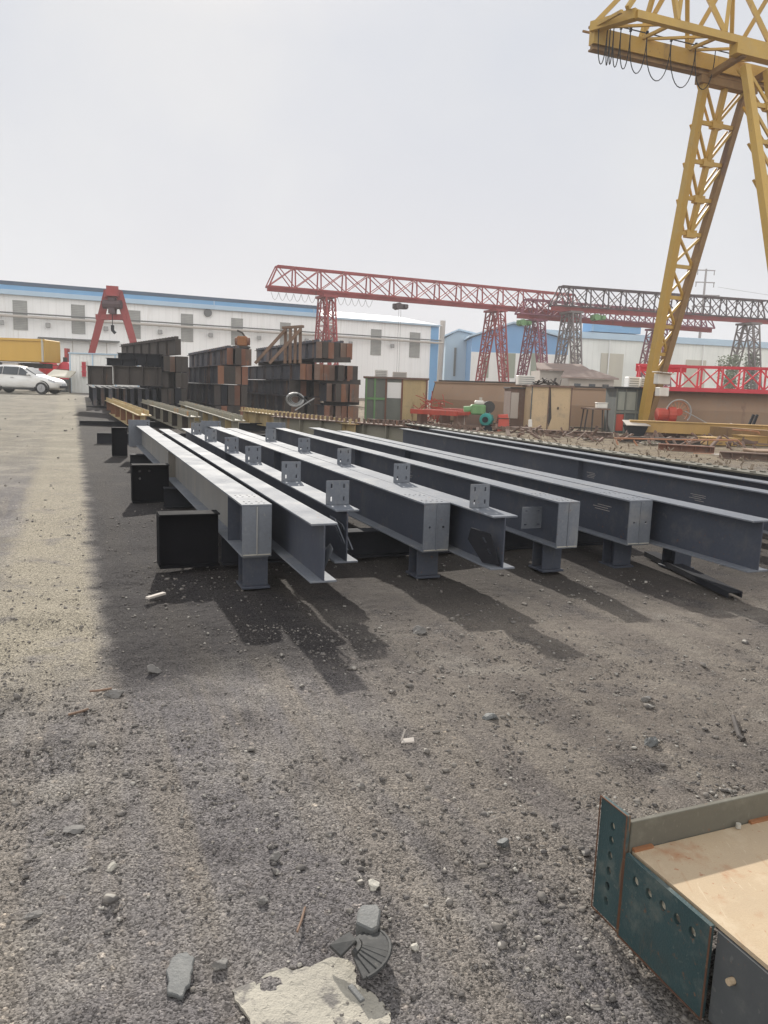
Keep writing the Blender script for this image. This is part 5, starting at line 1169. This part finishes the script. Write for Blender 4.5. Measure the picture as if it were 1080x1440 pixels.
for px_ in (150, 300, 440):
    q = on_wall(S0, sd, sn, px_, 430)[0]; MB().bar(S0 + sd * q + sn * .45 + ZX * (EAV + .2), S0 + sd * q + sn * .45 + ZX * (EAV + .95), .14, .1).build('fascia_joint', 'pale_blue', shed)
for (x0, x1, y0, y1) in ((19, 38, 423, 463.5), (101, 119, 429, 469), (180, 197, 437, 475.5), (255, 271, 442, 480), (325.5, 341, 448, 485), (394, 408, 454, 490), (459, 473, 459, 495), (521.5, 535.5, 463.5, 499), (576, 590, 468, 502.5)):
    a = on_wall(S0, sd, sn, x0, (y0 + y1) / 2)[0]; b = on_wall(S0, sd, sn, x1, (y0 + y1) / 2)[0]; zt = on_wall(S0, sd, sn, (x0 + x1) / 2, y0)[1]; zb = on_wall(S0, sd, sn, (x0 + x1) / 2, y1)[1]
    wn = MB(); wn.bar(S0 + sd * a + sn * .03 + ZX * (zt + zb) / 2, S0 + sd * b + sn * .03 + ZX * (zt + zb) / 2, .06, zt - zb); wn = wn.build('window', 'louver', shed)
    f = MB()
    for zz in (zb, (zb + zt) / 2, zt): f.bar(S0 + sd * (a - .05) + sn * .05 + ZX * zz, S0 + sd * (b + .05) + sn * .05 + ZX * zz, .08, .07)
    for q in (a, b): f.bar(S0 + sd * q + sn * .05 + ZX * zb, S0 + sd * q + sn * .05 + ZX * zt, .08, .07)
    f.build('frame', 'louver', wn)
z1 = on_wall(S0, sd, sn, 0, 438)[1]; z2 = on_wall(S0, sd, sn, 610, 487)[1]; a0 = S0 + sn * .9; zz = (z1 + z2) / 2
MB().tube([a0 + ZX * zz, a0 + sd * (SL + .4) + ZX * zz], .16, 8).build('pipe', 'plaster', shed)
MB().tube([a0 + ZX * (zz + .36), a0 + sd * SL + ZX * (zz + .36)], .09, 6).build('pipe', 'slate', shed)
lm = MB(); px_list = (2, 67, 148, 224, 295, 363, 430, 492, 551)
for px_ in px_list:
    q = on_wall(S0, sd, sn, px_, 450)[0]; c = S0 + sd * q + sn * .5 + ZX * (zz - .05); MB().bar(c - sn * .5, c + sn * .5, .12, .12).build('pipe_bracket', 'slate', shed)
    MB().box(c - ZX * .75 + sn * .0, (.55, .3, .55), sd).build('wall_lamp', 'dull_galv', shed, bevel=.05)
q0 = on_wall(S0, sd, sn, 584, 470)[0]; q0 = on_wall(S0, sd, sn, 605, 490)[0]
MB().bar(S0 + sd * q0 + sn * .02 + ZX * EAV / 2, S0 + sd * (SL + .02) + sn * .02 + ZX * EAV / 2, .12, EAV - .1).build('corner_trim', 'blue_trim', shed)
d0, zc = on_wall(S0, sd, sn, 53, 475); d1, _ = on_wall(S0, sd, sn, 167, 482)
MB().bar(S0 + sd * d0 + sn * .5 + ZX * zc, S0 + sd * d1 + sn * .5 + ZX * zc, 1.0, .16).build('canopy', 'slate', shed)
e0_, e1_ = on_wall(S0, sd, sn, 78, 490)[0], on_wall(S0, sd, sn, 150, 490)[0]
dr = MB(); dr.bar(S0 + sd * e0_ + sn * .03 + ZX * (zc / 2 - .1), S0 + sd * e1_ + sn * .03 + ZX * (zc / 2 - .1), .06, zc - .3); dr.build('sliding_door', 'white_panel', shed)
for t in (0, .33, .66, 1): c = S0 + sd * (e0_ + (e1_ - e0_) * t) + sn * .08; MB().bar(c, c + ZX * (zc - .2), .08, .05).build('door_rib', 'plaster', shed)
q, z_ = on_wall(S0, sd, sn, 292, 440); c = S0 + sd * q + ZX * z_; MB().tube([c, c + sn * .3], .5, 16).build('vent', 'slate', shed)
pl = P(618, 455, 118); MB().tube([Vector((pl.x, pl.y, 0)), pl], .42, 10).build
tag(MB().tube([Vector((*P(619, 500, 118).xy, 0)), P(623, 451, 118)], .40, 12).build('chimney_pipe', 'plaster', smooth=False), 'tall grey flue pipe standing at the right end of the long white shed', 'flue pipe')

# ------------------------------------------------------------------ blue sheds and the long pale hall at the right
def gable(label, xl, xr, xa, ya, ye, yb, d, depth, wall, roofm, lower=None, split=None, doors=(), az=0.0, doorm='olive_door'):
    a = P(xl, ye, d); b = P(xr, ye, d); ap = P(xa, ya, d); z1 = (a.z + b.z) / 2; ax = (Vector((b.x, b.y, 0)) - Vector((a.x, a.y, 0))).normalized(); ax = Vector((math.cos(az), math.sin(az), 0)); ay = Vector((-ax.y, ax.x, 0))
    w = b.x - a.x; o = Vector((a.x, a.y, 0)); root = thing('industrial_shed', o + ax * w / 2 + ay * depth / 2, label, 'shed'); xa_ = (ap.x - a.x)
    MB().prism([o, o + ax * w, o + ax * w + ZX * z1, o + ax * xa_ + ZX * ap.z, o + ZX * z1], ay * depth).build('wall', wall, root, fix=True)
    if lower: 
        zs = P((xl + xr) / 2, split, d).z; MB().bar(o - ay * .05 + ZX * zs / 2 - ax * .05, o + ax * (w + .05) - ay * .05 + ZX * zs / 2, .1, zs).build('lower_wall', lower, root)
    r = MB()
    for (p0, p1) in ((o + ZX * z1 - ax * .5, o + ax * xa_ + ZX * ap.z), (o + ax * w + ZX * z1 + ax * .5, o + ax * xa_ + ZX * ap.z)):
        r.prism([p0 + ZX * .02 - ay * .5, p1 + ZX * .02 - ay * .5, p1 + ZX * .27 - ay * .5, p0 + ZX * .27 - ay * .5], ay * (depth + 1))
    r.build('roof', roofm, root, fix=True)
    for (x0, x1, y0, y1) in doors:
        p = P(x0, y1, d); q = P(x1, y0, d); MB().bar(Vector((p.x, p.y, (p.z + q.z) / 2)) - ay * .14, Vector((q.x, p.y, (p.z + q.z) / 2)) - ay * .14, .08, q.z - p.z).build('door', doorm, root)
    return root
gable('grey blue gabled shed between the flue pipe and the blue shed', 627, 690, 645, 465, 476, 545, 122, 30, 'greyblue_wall', 'pale_blue', doors=((637, 642, 489, 529), (659, 664, 490, 529)), doorm='slate')
gable('white gabled shed with a bright blue upper wall behind the red gantry legs', 664, 800, 722, 455, 477, 545, 114, 34, 'blue_wall', 'pale_blue', 'white_panel', 497, doors=((708, 725, 497, 531), (679, 688, 500, 531), (745, 760, 497, 531)))
HA, HB = onz(756, 464, 11.5), onz(1120, 485, 11.5); HA.z = HB.z = 0; hd = (HB - HA).normalized(); hn = Vector((hd.y, -hd.x, 0)); HL = (HB - HA).length + 25
hall = thing('long_hall', HA + hd * HL / 2, 'long pale hall with blue eaves and beige doors filling the right background', 'hall')
M['hall_wall'] = facade_mat('pale_hall_cladding', (.80, .81, .77), (.74, .76, .72), tuple(hd), 1.0)
MB().prism([HA + ZX * 0, HA + hd * HL, HA + hd * HL + ZX * 10.6, HA + ZX * 10.6], -hn * 30).build('wall', 'hall_wall', hall, fix=True)
MB().bar(HA + hn * .2 + ZX * 11.1, HA + hd * HL + hn * .2 + ZX * 11.1, .5, 1.0).build('fascia', 'pale_blue', hall)
MB().prism([HA + ZX * 11.62 + hn * .4, HA + ZX * 13 - hn * 15, HA + ZX * 11.62 - hn * 30.4], hd * HL).build('roof', 'pale_blue', hall, fix=True)
a = on_wall(HA, hd, hn, 830, 462)[0]; b = on_wall(HA, hd, hn, 899, 462)[0]
MB().bar(HA + hd * a + ZX * 12.6 - hn * 1, HA + hd * b + ZX * 12.6 - hn * 1, 3, 1.7).build('roof_monitor', 'blue_trim', hall)
MB().bar(HA + hd * (a + 5.5) + ZX * 13.0 + hn * .55, HA + hd * (b - .3) + ZX * 13.0 + hn * .55, .05, .5).build('vent_strip', 'slate', hall)
for (x0, x1, y0, y1) in ((799, 814, 496, 535), (842, 877, 498, 541), (961, 993, 507, 545)):
    p, zb = on_wall(HA, hd, hn, x0, y1); q, zt = on_wall(HA, hd, hn, x1, y0); MB().bar(HA + hd * p + hn * .05 + ZX * zt / 2, HA + hd * q + hn * .05 + ZX * zt / 2, .1, zt).build('door', 'beige_door', hall)
for t in range(9):
    c = HA + hd * (4 + t * 9) + hn * .3; MB().tube([c, c + ZX * 10.5], .1, 6).build('downpipe', 'white_panel', hall)

# low tiled house
a, ax, ay, w, h = quadbox(799, 862, 532, 552, 74, 6); a.z = 0; z1 = P(830, 533, 74).z
hs = thing('tiled_house', a + ax * w / 2 + ay * 3, 'low plastered house with brown tiled roofs behind the tan cabin', 'house')
MB().prism([a, a + ax * w, a + ax * w + ay * 6, a + ay * 6], (0, 0, z1)).build('wall', 'plaster', hs, fix=True)
MB().prism([a - ax * .9 - ay * .6 + ZX * z1, a + ax * (w + .3) - ay * .6 + ZX * z1, a + ax * (w - 1.3) + ay * 3 + ZX * (z1 + .85), a + ax * .3 + ay * 3 + ZX * (z1 + .85)], (0, .1, .14)).build('roof', 'tile', hs, fix=True)
for t in (.12, .45, .75): slab(MB(), a, ax, ay, w * t, w * t + .6, -.06, -.004, z1 * .45, z1 * .85).build('window', 'glass', hs)
b0 = a + ay * 4 - ax * 2.0; zz2 = P(800, 522, 78).z
MB().prism([b0, b0 + ax * 4.6, b0 + ax * 4.6 + ay * 5, b0 + ay * 5], (0, 0, zz2)).build('wall', 'plaster', hs, fix=True)
MB().prism([b0 - ax * .4 - ay * .5 + ZX * zz2, b0 + ax * 5 - ay * .5 + ZX * zz2, b0 + ax * 4.6 + ay * 2.5 + ZX * (zz2 + .7), b0 + ay * 2.5 + ZX * (zz2 + .7)], (0, .1, .14)).build('roof', 'tile', hs, fix=True)

# power pylon and wires
pb = P(981, 505, 230); pb.z = 0; pt = P(991, 378, 230); pt.x, pt.y = pb.x, pb.y
py = thing('power_pole', pb, 'tall thin power pole with cross arms far behind the yellow leg', 'power pole')
lt = MB(); lt.tube([pb, pt], .55, 8, r_end=.28); lt.build('mast', 'crane_lead', py)
for yy, ww in ((380, 2.6), (397, 2.8), (415, 4.6), (431, 3.2)):
    z = P(988, yy, 230).z; c = Vector((pb.x, pb.y, z)); MB().bar(c - Vector((ww, 0, 0)), c + Vector((ww, 0, 0)), .25, .28).build('cross_arm', 'crane_lead', py)
    for s_ in (-1, 1): MB().tube([c + Vector((ww * s_ * .92, 0, 0)), c + Vector((ww * s_ * .92, 0, -1.3))], .14, 6).build('insulator', 'crane_lead', py)
for k, yy in enumerate((397, 415)):
    z = P(988, yy, 230).z - 1.2; p = Vector((pb.x + 4 - k, pb.y, z)); q = p + Vector((70, 30, 1)); tag(MB().tube([p, p.lerp(q, .33) - ZX * 1.2, p.lerp(q, .66) - ZX * 1.2, q], .045, 4).build('power_line', 'crane_lead'), f'thin {["upper", "lower"][k]} power line running right from the power pole', 'power line')

# trees in front of the hall
def foliage_mat():
    m, nt, b = new_mat('tree_leaves'); v = mapped(nt)
    nt.links.new(mixc(nt, ramp(nt, noise(nt, v, 2.2, 3), .3, .7), (.15, .19, .12), (.24, .27, .18)), b.inputs['Base Color']); b.inputs['Roughness'].default_value = .8; return m
M['leaf'] = foliage_mat()
def tree(px_, yt, d, hh, rad, label, seed):
    r = random.Random(seed); b = P(px_, yt, d); top = b.z; base = Vector((b.x, b.y, 0)); root = thing('tree', base, label, 'tree')
    tr = MB(); tr.tube([base, base + Vector((.1, 0, top * .45)), base + Vector((0, .1, top * .85))], .16, 7, r_end=.05)
    limbs = []
    for k in range(9):
        z = top * (.25 + .65 * k / 9); a = r.uniform(0, 6.28); e = base + Vector((math.cos(a) * rad * .7, math.sin(a) * rad * .7, z + .5)); tr.tube([base + ZX * z, e], .05, 5, r_end=.02); limbs.append(e)
    tr.build('trunk', 'wood', root); f = MB()
    for k in range(1500):
        l = r.choice(limbs + [base + ZX * top * .9, base + ZX * top * .6]); p = l + Vector((r.gauss(0, rad * .34), r.gauss(0, rad * .34), r.gauss(0, .55)))
        if p.z > top or p.z < top * .15: continue
        u1 = Vector((r.gauss(0, 1), r.gauss(0, 1), r.gauss(0, 1))).normalized() * r.uniform(.08, .15); u2 = u1.cross(Vector((r.gauss(0, 1), r.gauss(0, 1), 1))).normalized() * r.uniform(.06, .13)
        f.add([p - u1, p + u2, p + u1, p - u2], [(0, 1, 2, 3)])
    f.build('crown', 'leaf', root)
tree(1025, 499, 92, 5, 1.0, 'broad pale green tree against the hall, left of two', 5)
tree(1060, 496, 92, 5, .7, 'slim pale green tree against the hall, right of two', 6)

# ------------------------------------------------------------------ left background: car, truck, red tanks, white site office
GZL = .62
def car():
    base = P(54, 553.5, 42); base.z = gz(base.x, base.y); X = Vector((1, 0, 0)); Y = Vector((0, 1, 0))
    nose = P(80, 540, 42).x; o = Vector((nose, base.y, base.z))
    root = thing('car', o - X * 2.1 + Y * .85, 'white hatchback car parked side-on at the left frame edge', 'car')
    # stations along the car measured back from the nose: (x, z_low, z_belt, z_top, half width, half width at top)
    stn = [(0, .34, .52, .60, .52, .45), (.12, .24, .60, .74, .72, .62), (.45, .22, .68, .88, .82, .72), (1.0, .22, .78, .98, .86, .74), (1.22, .22, .84, 1.03, .87, .73), (1.95, .22, .92, 1.42, .88, .60), (2.4, .22, .93, 1.53, .88, .58), (3.1, .22, .95, 1.54, .88, .58), (3.6, .22, .97, 1.48, .87, .56), (3.95, .26, .98, 1.25, .84, .58), (4.2, .34, .90, .98, .76, .6)]
    vs = []; fs = []; cy = o + Y * .88
    for (x, zl, zb, zt, hw, ht) in stn:
        for (yy, z) in ((-hw * .9, zl), (-hw, zl + .18), (-hw, zb), (-ht, zt - .04), (-ht * .75, zt), (ht * .75, zt), (ht, zt - .04), (hw, zb), (hw, zl + .18), (hw * .9, zl)):
            vs.append(cy - X * x + Y * yy + ZX * z)
    n = 10
    for i in range(len(stn) - 1):
        for k in range(n): fs.append((i * n + k, i * n + (k + 1) % n, (i + 1) * n + (k + 1) % n, (i + 1) * n + k))
    fs += [tuple(range(n)), tuple(range((len(stn) - 1) * n, len(stn) * n))[::-1]]
    b = MB().add(vs, fs).build('body', 'car_white', root, fix=True, smooth=True)
    md = b.modifiers.new('sub', 'SUBSURF'); md.levels = md.render_levels = 2
    def glasspoly(pts, nm='window'):
        for sgn in (-1, 1):
            q = []
            for x, z in pts:
                t = min(1, max(0, (z - .93) / .55)); hw = .885 + (.60 - .885) * t + .0
                q.append(cy - X * x + Y * sgn * (hw - .005) + ZX * z)
            MB().prism(q, Y * sgn * .02).build(nm, 'glass', root, fix=True)
    glasspoly([(1.42, .99), (2.08, 1.00), (2.08, 1.40), (1.94, 1.37)]); glasspoly([(2.13, 1.0), (2.95, 1.02), (2.95, 1.43), (2.13, 1.41)]); glasspoly([(3.0, 1.02), (3.65, 1.04), (3.5, 1.36), (3.0, 1.42)])
    MB().prism([cy - X * 1.24 - Y * .66 + ZX * 1.02, cy - X * 1.24 + Y * .66 + ZX * 1.02, cy - X * 1.9 + Y * .52 + ZX * 1.40, cy - X * 1.9 - Y * .52 + ZX * 1.40], Vector((.02, 0, .03))).build('windscreen', 'glass', root, fix=True)
    for sgn in (-1, 1):
        for x in (.86, 3.42):
            c = cy - X * x + Y * sgn * .80 + ZX * .32
            wl = MB().tube([c - Y * sgn * .11, c + Y * sgn * .09], .325, 22).build('wheel', 'tyre', root, smooth=False)
            rm = MB().tube([c + Y * sgn * .085, c + Y * sgn * .10], .215, 18); 
            for k in range(5): rm.bar(c + Y * sgn * .105, c + Y * sgn * .105 + Vector((.19 * math.cos(k * 1.257), 0, .19 * math.sin(k * 1.257))), .06, .02)
            rm.build('rim', 'rim', wl)
            ar = MB(); ar.tube([c - Y * sgn * .06 + Vector((.385 * math.cos(R(t)), Y.y * sgn * .07 , .385 * math.sin(R(t)))) for t in range(-20, 201, 20)], .035, 6); ar.build('wheel_arch', 'tyre', root)
        c = cy - X * .22 + Y * sgn * .67 + ZX * .68; MB().prism([c + Vector(q) for q in ((.06, 0, -.06), (-.28, sgn * .06, .02), (-.30, sgn * .06, .12), (0, 0, .05))], Y * sgn * .05).build('headlight', 'lamp_glass', root, fix=True)
        c = cy - X * 1.5 + Y * sgn * .97 + ZX * 1.03; MB().box(c, (.12, .2, .14)).build('mirror', 'car_white', root, bevel=.03)
        MB().bar(cy - X * .5 + Y * sgn * .86 + ZX * .26, cy - X * 3.8 + Y * sgn * .86 + ZX * .26, .06, .10).build('sill', 'tyre', root)
        for x in (2.0, 3.0): MB().bar(cy - X * (x + .35) + Y * sgn * .89 + ZX * .86, cy - X * (x + .5) + Y * sgn * .89 + ZX * .86, .04, .03).build('door_handle', 'rim', root)
    MB().bar(cy + X * .02 - Y * .5 + ZX * .40, cy + X * .02 + Y * .5 + ZX * .40, .05, .14).build('grille', 'tyre', root)
    MB().bar(cy + X * .02 - Y * .24 + ZX * .52, cy + X * .02 + Y * .24 + ZX * .52, .03, .1).build('number_plate', 'lamp_glass', root)
car()
# yellow tipper truck body on its chassis
a = P(-70, 512, 50); b = P(63, 513, 50); g0 = gz(b.x, b.y); a.z = b.z = P(20, 508, 50).z; zt = P(30, 476, 50).z
tk = thing('tipper_truck', Vector(((a.x + b.x) / 2, a.y + 1.2, g0)), 'yellow tipper truck body standing behind the white car', 'truck')
MB().bar(a + Vector((0, 1.25, (zt - a.z) / 2)), b + Vector((0, 1.25, (zt - a.z) / 2)), 2.45, zt - a.z).build('tipper_body', 'truck_yellow', tk, bevel=.04)
MB().bar(a + Vector((0, .0, zt - a.z - .06)), b + Vector((0.03, .0, zt - a.z - .06)), .12, .14).build('top_rail', 'truck_yellow', tk)
MB().bar(b + Vector((-.1, -.02, .02)), b + Vector((-.1, -.02, zt - a.z)), .16, .1).build('corner_post', 'beige_door', tk)
MB().bar(a + Vector((0, 1.25, -.22)), b + Vector((-.25, 1.25, -.22)), 1.0, .32).build('chassis', 'rust_dim', tk)
for xx in (-.9, -3.4, -4.7):
    wl = MB().tube([Vector((b.x + xx, a.y + .05, g0 + .5)), Vector((b.x + xx, a.y + .42, g0 + .5))], .5, 20).build('wheel', 'tyre', tk); MB().tube([Vector((b.x + xx, a.y + .0, g0 + .5)), Vector((b.x + xx, a.y + .06, g0 + .5))], .27, 14).build('rim', 'plaster', wl)
    MB().tube([Vector((b.x + xx, a.y + 2.05, g0 + .5)), Vector((b.x + xx, a.y + 2.4, g0 + .5))], .5, 20).build('wheel', 'tyre', tk)
for x0, x1 in ((-1.6, -.9), (-.9, -.2)): MB().bar(b + Vector((x0, .1, -.1)), b + Vector((x1, .1, -.5 if x0 < -1 else -.1)), .08).build('underrun_bar', 'rust_dim', tk)
MB().box(b + Vector((-2.2, .15, -.3)), (1.0, .4, .4)).build('side_locker', 'plaster', tk)
# red tanks / hoppers
def redtank(px_, yb_, yt, r, d, label, cone):
    b = P(px_, yb_, d); g = gz(b.x, b.y); t = P(px_, yt, d).z; root = thing('red_tank', Vector((b.x, b.y, g)), label, 'tank', 'red tanks')
    c = Vector((b.x, b.y, 0)); z0 = g if not cone else g + (t - g) * .2
    MB().tube([c + ZX * (g + .02), c + ZX * (g + (t - g) * .72)], r, 20).build('shell', 'bright_red', root)
    MB().tube([c + ZX * (g + (t - g) * .725), c + ZX * (g + (t - g) * .9), c + ZX * t], r, 20, r_end=r * .3).build('cone_top', 'bright_red', root)
    MB().tube([c + ZX * t, c + ZX * (t + .3)], r * .22, 10).build('cap', 'rust_dim', root)
    MB().tube([c + ZX * (g + (t - g) * .715), c + ZX * (g + (t - g) * .745)], r * 1.03, 20).build('rim_band', 'rust', root)
redtank(69, 545, 500, .62, 54, 'red tank just right of the yellow truck body', False)
redtank(93, 548, 509, .62, 52.5, 'red cone topped tank against the left end of the white site office', True)
a = P(64, 533, 47.5); b = P(99, 533, 47.5); a.z = b.z = P(80, 531, 47.5).z; sp_ = thing('loading_table', Vector(((a.x + b.x) / 2, a.y + .5, gz(a.x, a.y))), 'sloping pale work bench in front of the red tanks', 'bench')
MB().prism([a, b, b + Vector((-.05, 1.0, .35)), a + Vector((.1, 1.0, .42))], (0, 0, .08)).build('bench_top', 'beige_door', sp_, fix=True)
for t in (.05, .5, .95): c = a.lerp(b, t); MB().bar(Vector((c.x, c.y + .1, gz(a.x, a.y))), c + Vector((0, .1, 0)), .08).build('leg', 'rust_dim', sp_)
dc = P(86, 546, 47.8); g = gz(dc.x, dc.y); db = thing('metal_cabinet', Vector((dc.x, dc.y + .3, g)), 'dark grey cabinet under the sloping bench beside the red tank', 'cabinet')
MB().box(Vector((dc.x, dc.y + .35, g + .42)), (.6, .5, .8)).build('body', 'cabin_grey', db); MB().bar(Vector((dc.x - .27, dc.y + .085, g + .42)), Vector((dc.x + .27, dc.y + .085, g + .42)), .02, .7).build('door', 'slate', db)
pp = P(96, 548, 56); tag(MB().bar(Vector((pp.x, pp.y, gz(pp.x, pp.y))), Vector((pp.x, pp.y, P(96, 490, 56).z)), .5, .2).build('red_post', 'crane_red'), 'faded red upright post behind the white site office', 'post')
# white site office of profiled panels
a, ax, ay, w, h = quadbox(100, 196, 498, 552, 49, 3); a.z = gz(a.x, a.y); h = P(120, 498, 49).z - a.z
so_ = thing('site_office', a + ax * w / 2 + ay * 1.5, 'white profiled sheet site office with a red barred window behind the dark stack', 'site office')
wl = MB(); slab(wl, a, ax, ay, 0, w, 0, 3, 0, h)
for k in range(int(w / .22)): slab(wl, a, ax, ay, .06 + k * .22, .15 + k * .22, -.035, .0, .04, h - .06)
wl.build('wall', 'white_panel', so_); slab(MB(), a, ax, ay, -.08, w + .08, -.1, 3.1, h + .002, h + .08).build('roof', 'greyblue_wall', so_)
x0 = w * .17; x1 = w * .245; z0, z1 = h * .42, h * .80
win = slab(MB(), a, ax, ay, x0, x1, -.06, -.04, z0, z1).build('window', 'cabin_grey', so_)
f = MB()
for xx in (x0, x1): slab(f, a, ax, ay, xx - .04, xx + .04, -.10, -.05, z0 - .04, z1 + .04)
for zz_ in (z0, z1): slab(f, a, ax, ay, x0, x1, -.097, -.05, zz_ - .04, zz_ + .04)
f.build('frame', 'white_paint', win); f = MB()
for k in range(1, 5): slab(f, a, ax, ay, x0 + (x1 - x0) * k / 5 - .02, x0 + (x1 - x0) * k / 5 + .02, -.13, -.105, z0, z1)
for k in (1, 2): slab(f, a, ax, ay, x0, x1, -.155, -.135, z0 + (z1 - z0) * k / 3 - .02, z0 + (z1 - z0) * k / 3 + .02)
f.build('bars', 'bright_red', win)
for t in (.0, .33, .66, .99): slab(MB(), a, ax, ay, w * t - .04, w * t + .04, -.06, -.036, 0, h).build('corner_strip', 'pale_blue', so_)

# ------------------------------------------------------------------ air, sky, sun, camera
SUN_EL, SUN_AZ = R(27.5), R(-12)
hm, nt, b = new_mat('thin_haze'); nt.nodes.remove(b); out = nt.nodes['Material Output']
pv = nt.nodes.new('ShaderNodeVolumePrincipled'); pv.inputs['Color'].default_value = (.92, .94, .97, 1); pv.inputs['Density'].default_value = HAZE; pv.inputs['Anisotropy'].default_value = .0
nt.links.new(pv.outputs[0], out.inputs['Volume'])
if HAZE > 0:
    hz = bpy.data.meshes.new('haze'); bm = bmesh.new(); bmesh.ops.create_cube(bm, size=1); bm.to_mesh(hz); bm.free(); hz.materials.append(hm)
    ho = bpy.data.objects.new('haze', hz); col.objects.link(ho); ho['kind'] = 'stuff'; ho.location = (0, 180, 20.5); ho.scale = (524, 484, 45)
    ho['label'] = 'thin pale summer haze over the whole yard'; ho['category'] = 'haze'
wd = bpy.data.worlds.new('World'); scene.world = wd; wd.use_nodes = True; nt = wd.node_tree; bg = nt.nodes['Background']
sk = nt.nodes.new('ShaderNodeTexSky'); sk.sky_type = 'NISHITA'; sk.sun_disc = False; sk.sun_elevation = SUN_EL; sk.sun_rotation = SUN_AZ; sk.dust_density = 3.0; sk.air_density = 1.2
s1 = nt.nodes.new('ShaderNodeVectorMath'); s1.operation = 'SCALE'; s1.inputs['Scale'].default_value = .07; nt.links.new(sk.outputs[0], s1.inputs[0])
tc = nt.nodes.new('ShaderNodeTexCoord'); sx_ = nt.nodes.new('ShaderNodeSeparateXYZ'); nt.links.new(tc.outputs['Generated'], sx_.inputs[0])
veil = mixc(nt, ramp(nt, sx_.outputs['Z'], 0.0, .42), (.548, .545, .572), (.522, .545, .598))
cl = noise(nt, tc.outputs['Generated'], 2.2, 5, .55)
veil = mixc(nt, ramp(nt, cl, .40, .66), veil, (.575, .585, .61))
# brighter sky added behind the viewer as fill for shaded camera-facing sides
back = math_(nt, 'MULTIPLY', ramp(nt, math_(nt, 'MULTIPLY', sx_.outputs['Y'], -1.0), -.1, .4), ramp(nt, sx_.outputs['Z'], -.02, .05))
back = math_(nt, 'MULTIPLY', back, ramp(nt, noise(nt, tc.outputs['Generated'], 1.6, 4), .15, .5))
veil = mixc(nt, back, veil, (1.3, 1.28, 1.25))
fac = nt.nodes.new('ShaderNodeMapRange'); fac.inputs['From Min'].default_value = .38; fac.inputs['From Max'].default_value = .85; fac.inputs['To Min'].default_value = .985; fac.inputs['To Max'].default_value = .8
nt.links.new(sx_.outputs['Z'], fac.inputs['Value'])
nt.links.new(mixc(nt, fac.outputs[0], s1.outputs[0], veil), bg.inputs['Color']); bg.inputs['Strength'].default_value = 1.0
sl_ = bpy.data.lights.new('sun', 'SUN'); sl_.energy = SUNP; sl_.angle = R(.9); sl_.color = (1, .945, .86)
so_l = bpy.data.objects.new('sun', sl_); col.objects.link(so_l)
sdv = Vector((math.sin(SUN_AZ) * math.cos(SUN_EL), math.cos(SUN_AZ) * math.cos(SUN_EL), math.sin(SUN_EL)))
so_l.rotation_euler = (-sdv).to_track_quat('-Z', 'Y').to_euler(); so_l.location = (0, 0, 60)
cd = bpy.data.cameras.new('camera'); cam = bpy.data.objects.new('camera', cd); col.objects.link(cam); scene.camera = cam
cd.sensor_fit = 'VERTICAL'; cd.sensor_height = 36; cd.lens = 36 * F / 1440; cd.clip_end = 4000; cd.clip_start = .05
cam.location = (0, 0, H)
r0, rc = Vector(ray(540, 720)), None
fw = r0.normalized(); up = (Vector(ray(540, 620)) - Vector(ray(540, 720))).normalized(); rt = fw.cross(up).normalized(); up = rt.cross(fw)
cam.rotation_euler = Matrix((rt, up, -fw)).transposed().to_euler()
scene.view_settings.view_transform = 'Standard'; scene.view_settings.look = 'None'; scene.view_settings.exposure = EXPO; scene.view_settings.gamma = 1; scene.view_settings.use_curve_mapping = False
scene.cycles.volume_step_rate = 4; scene.cycles.volume_max_steps = 64; scene.cycles.max_bounces = 6; scene.cycles.volume_bounces = 1
for o in bpy.data.objects:
    if '_o' in o.keys(): del o['_o']
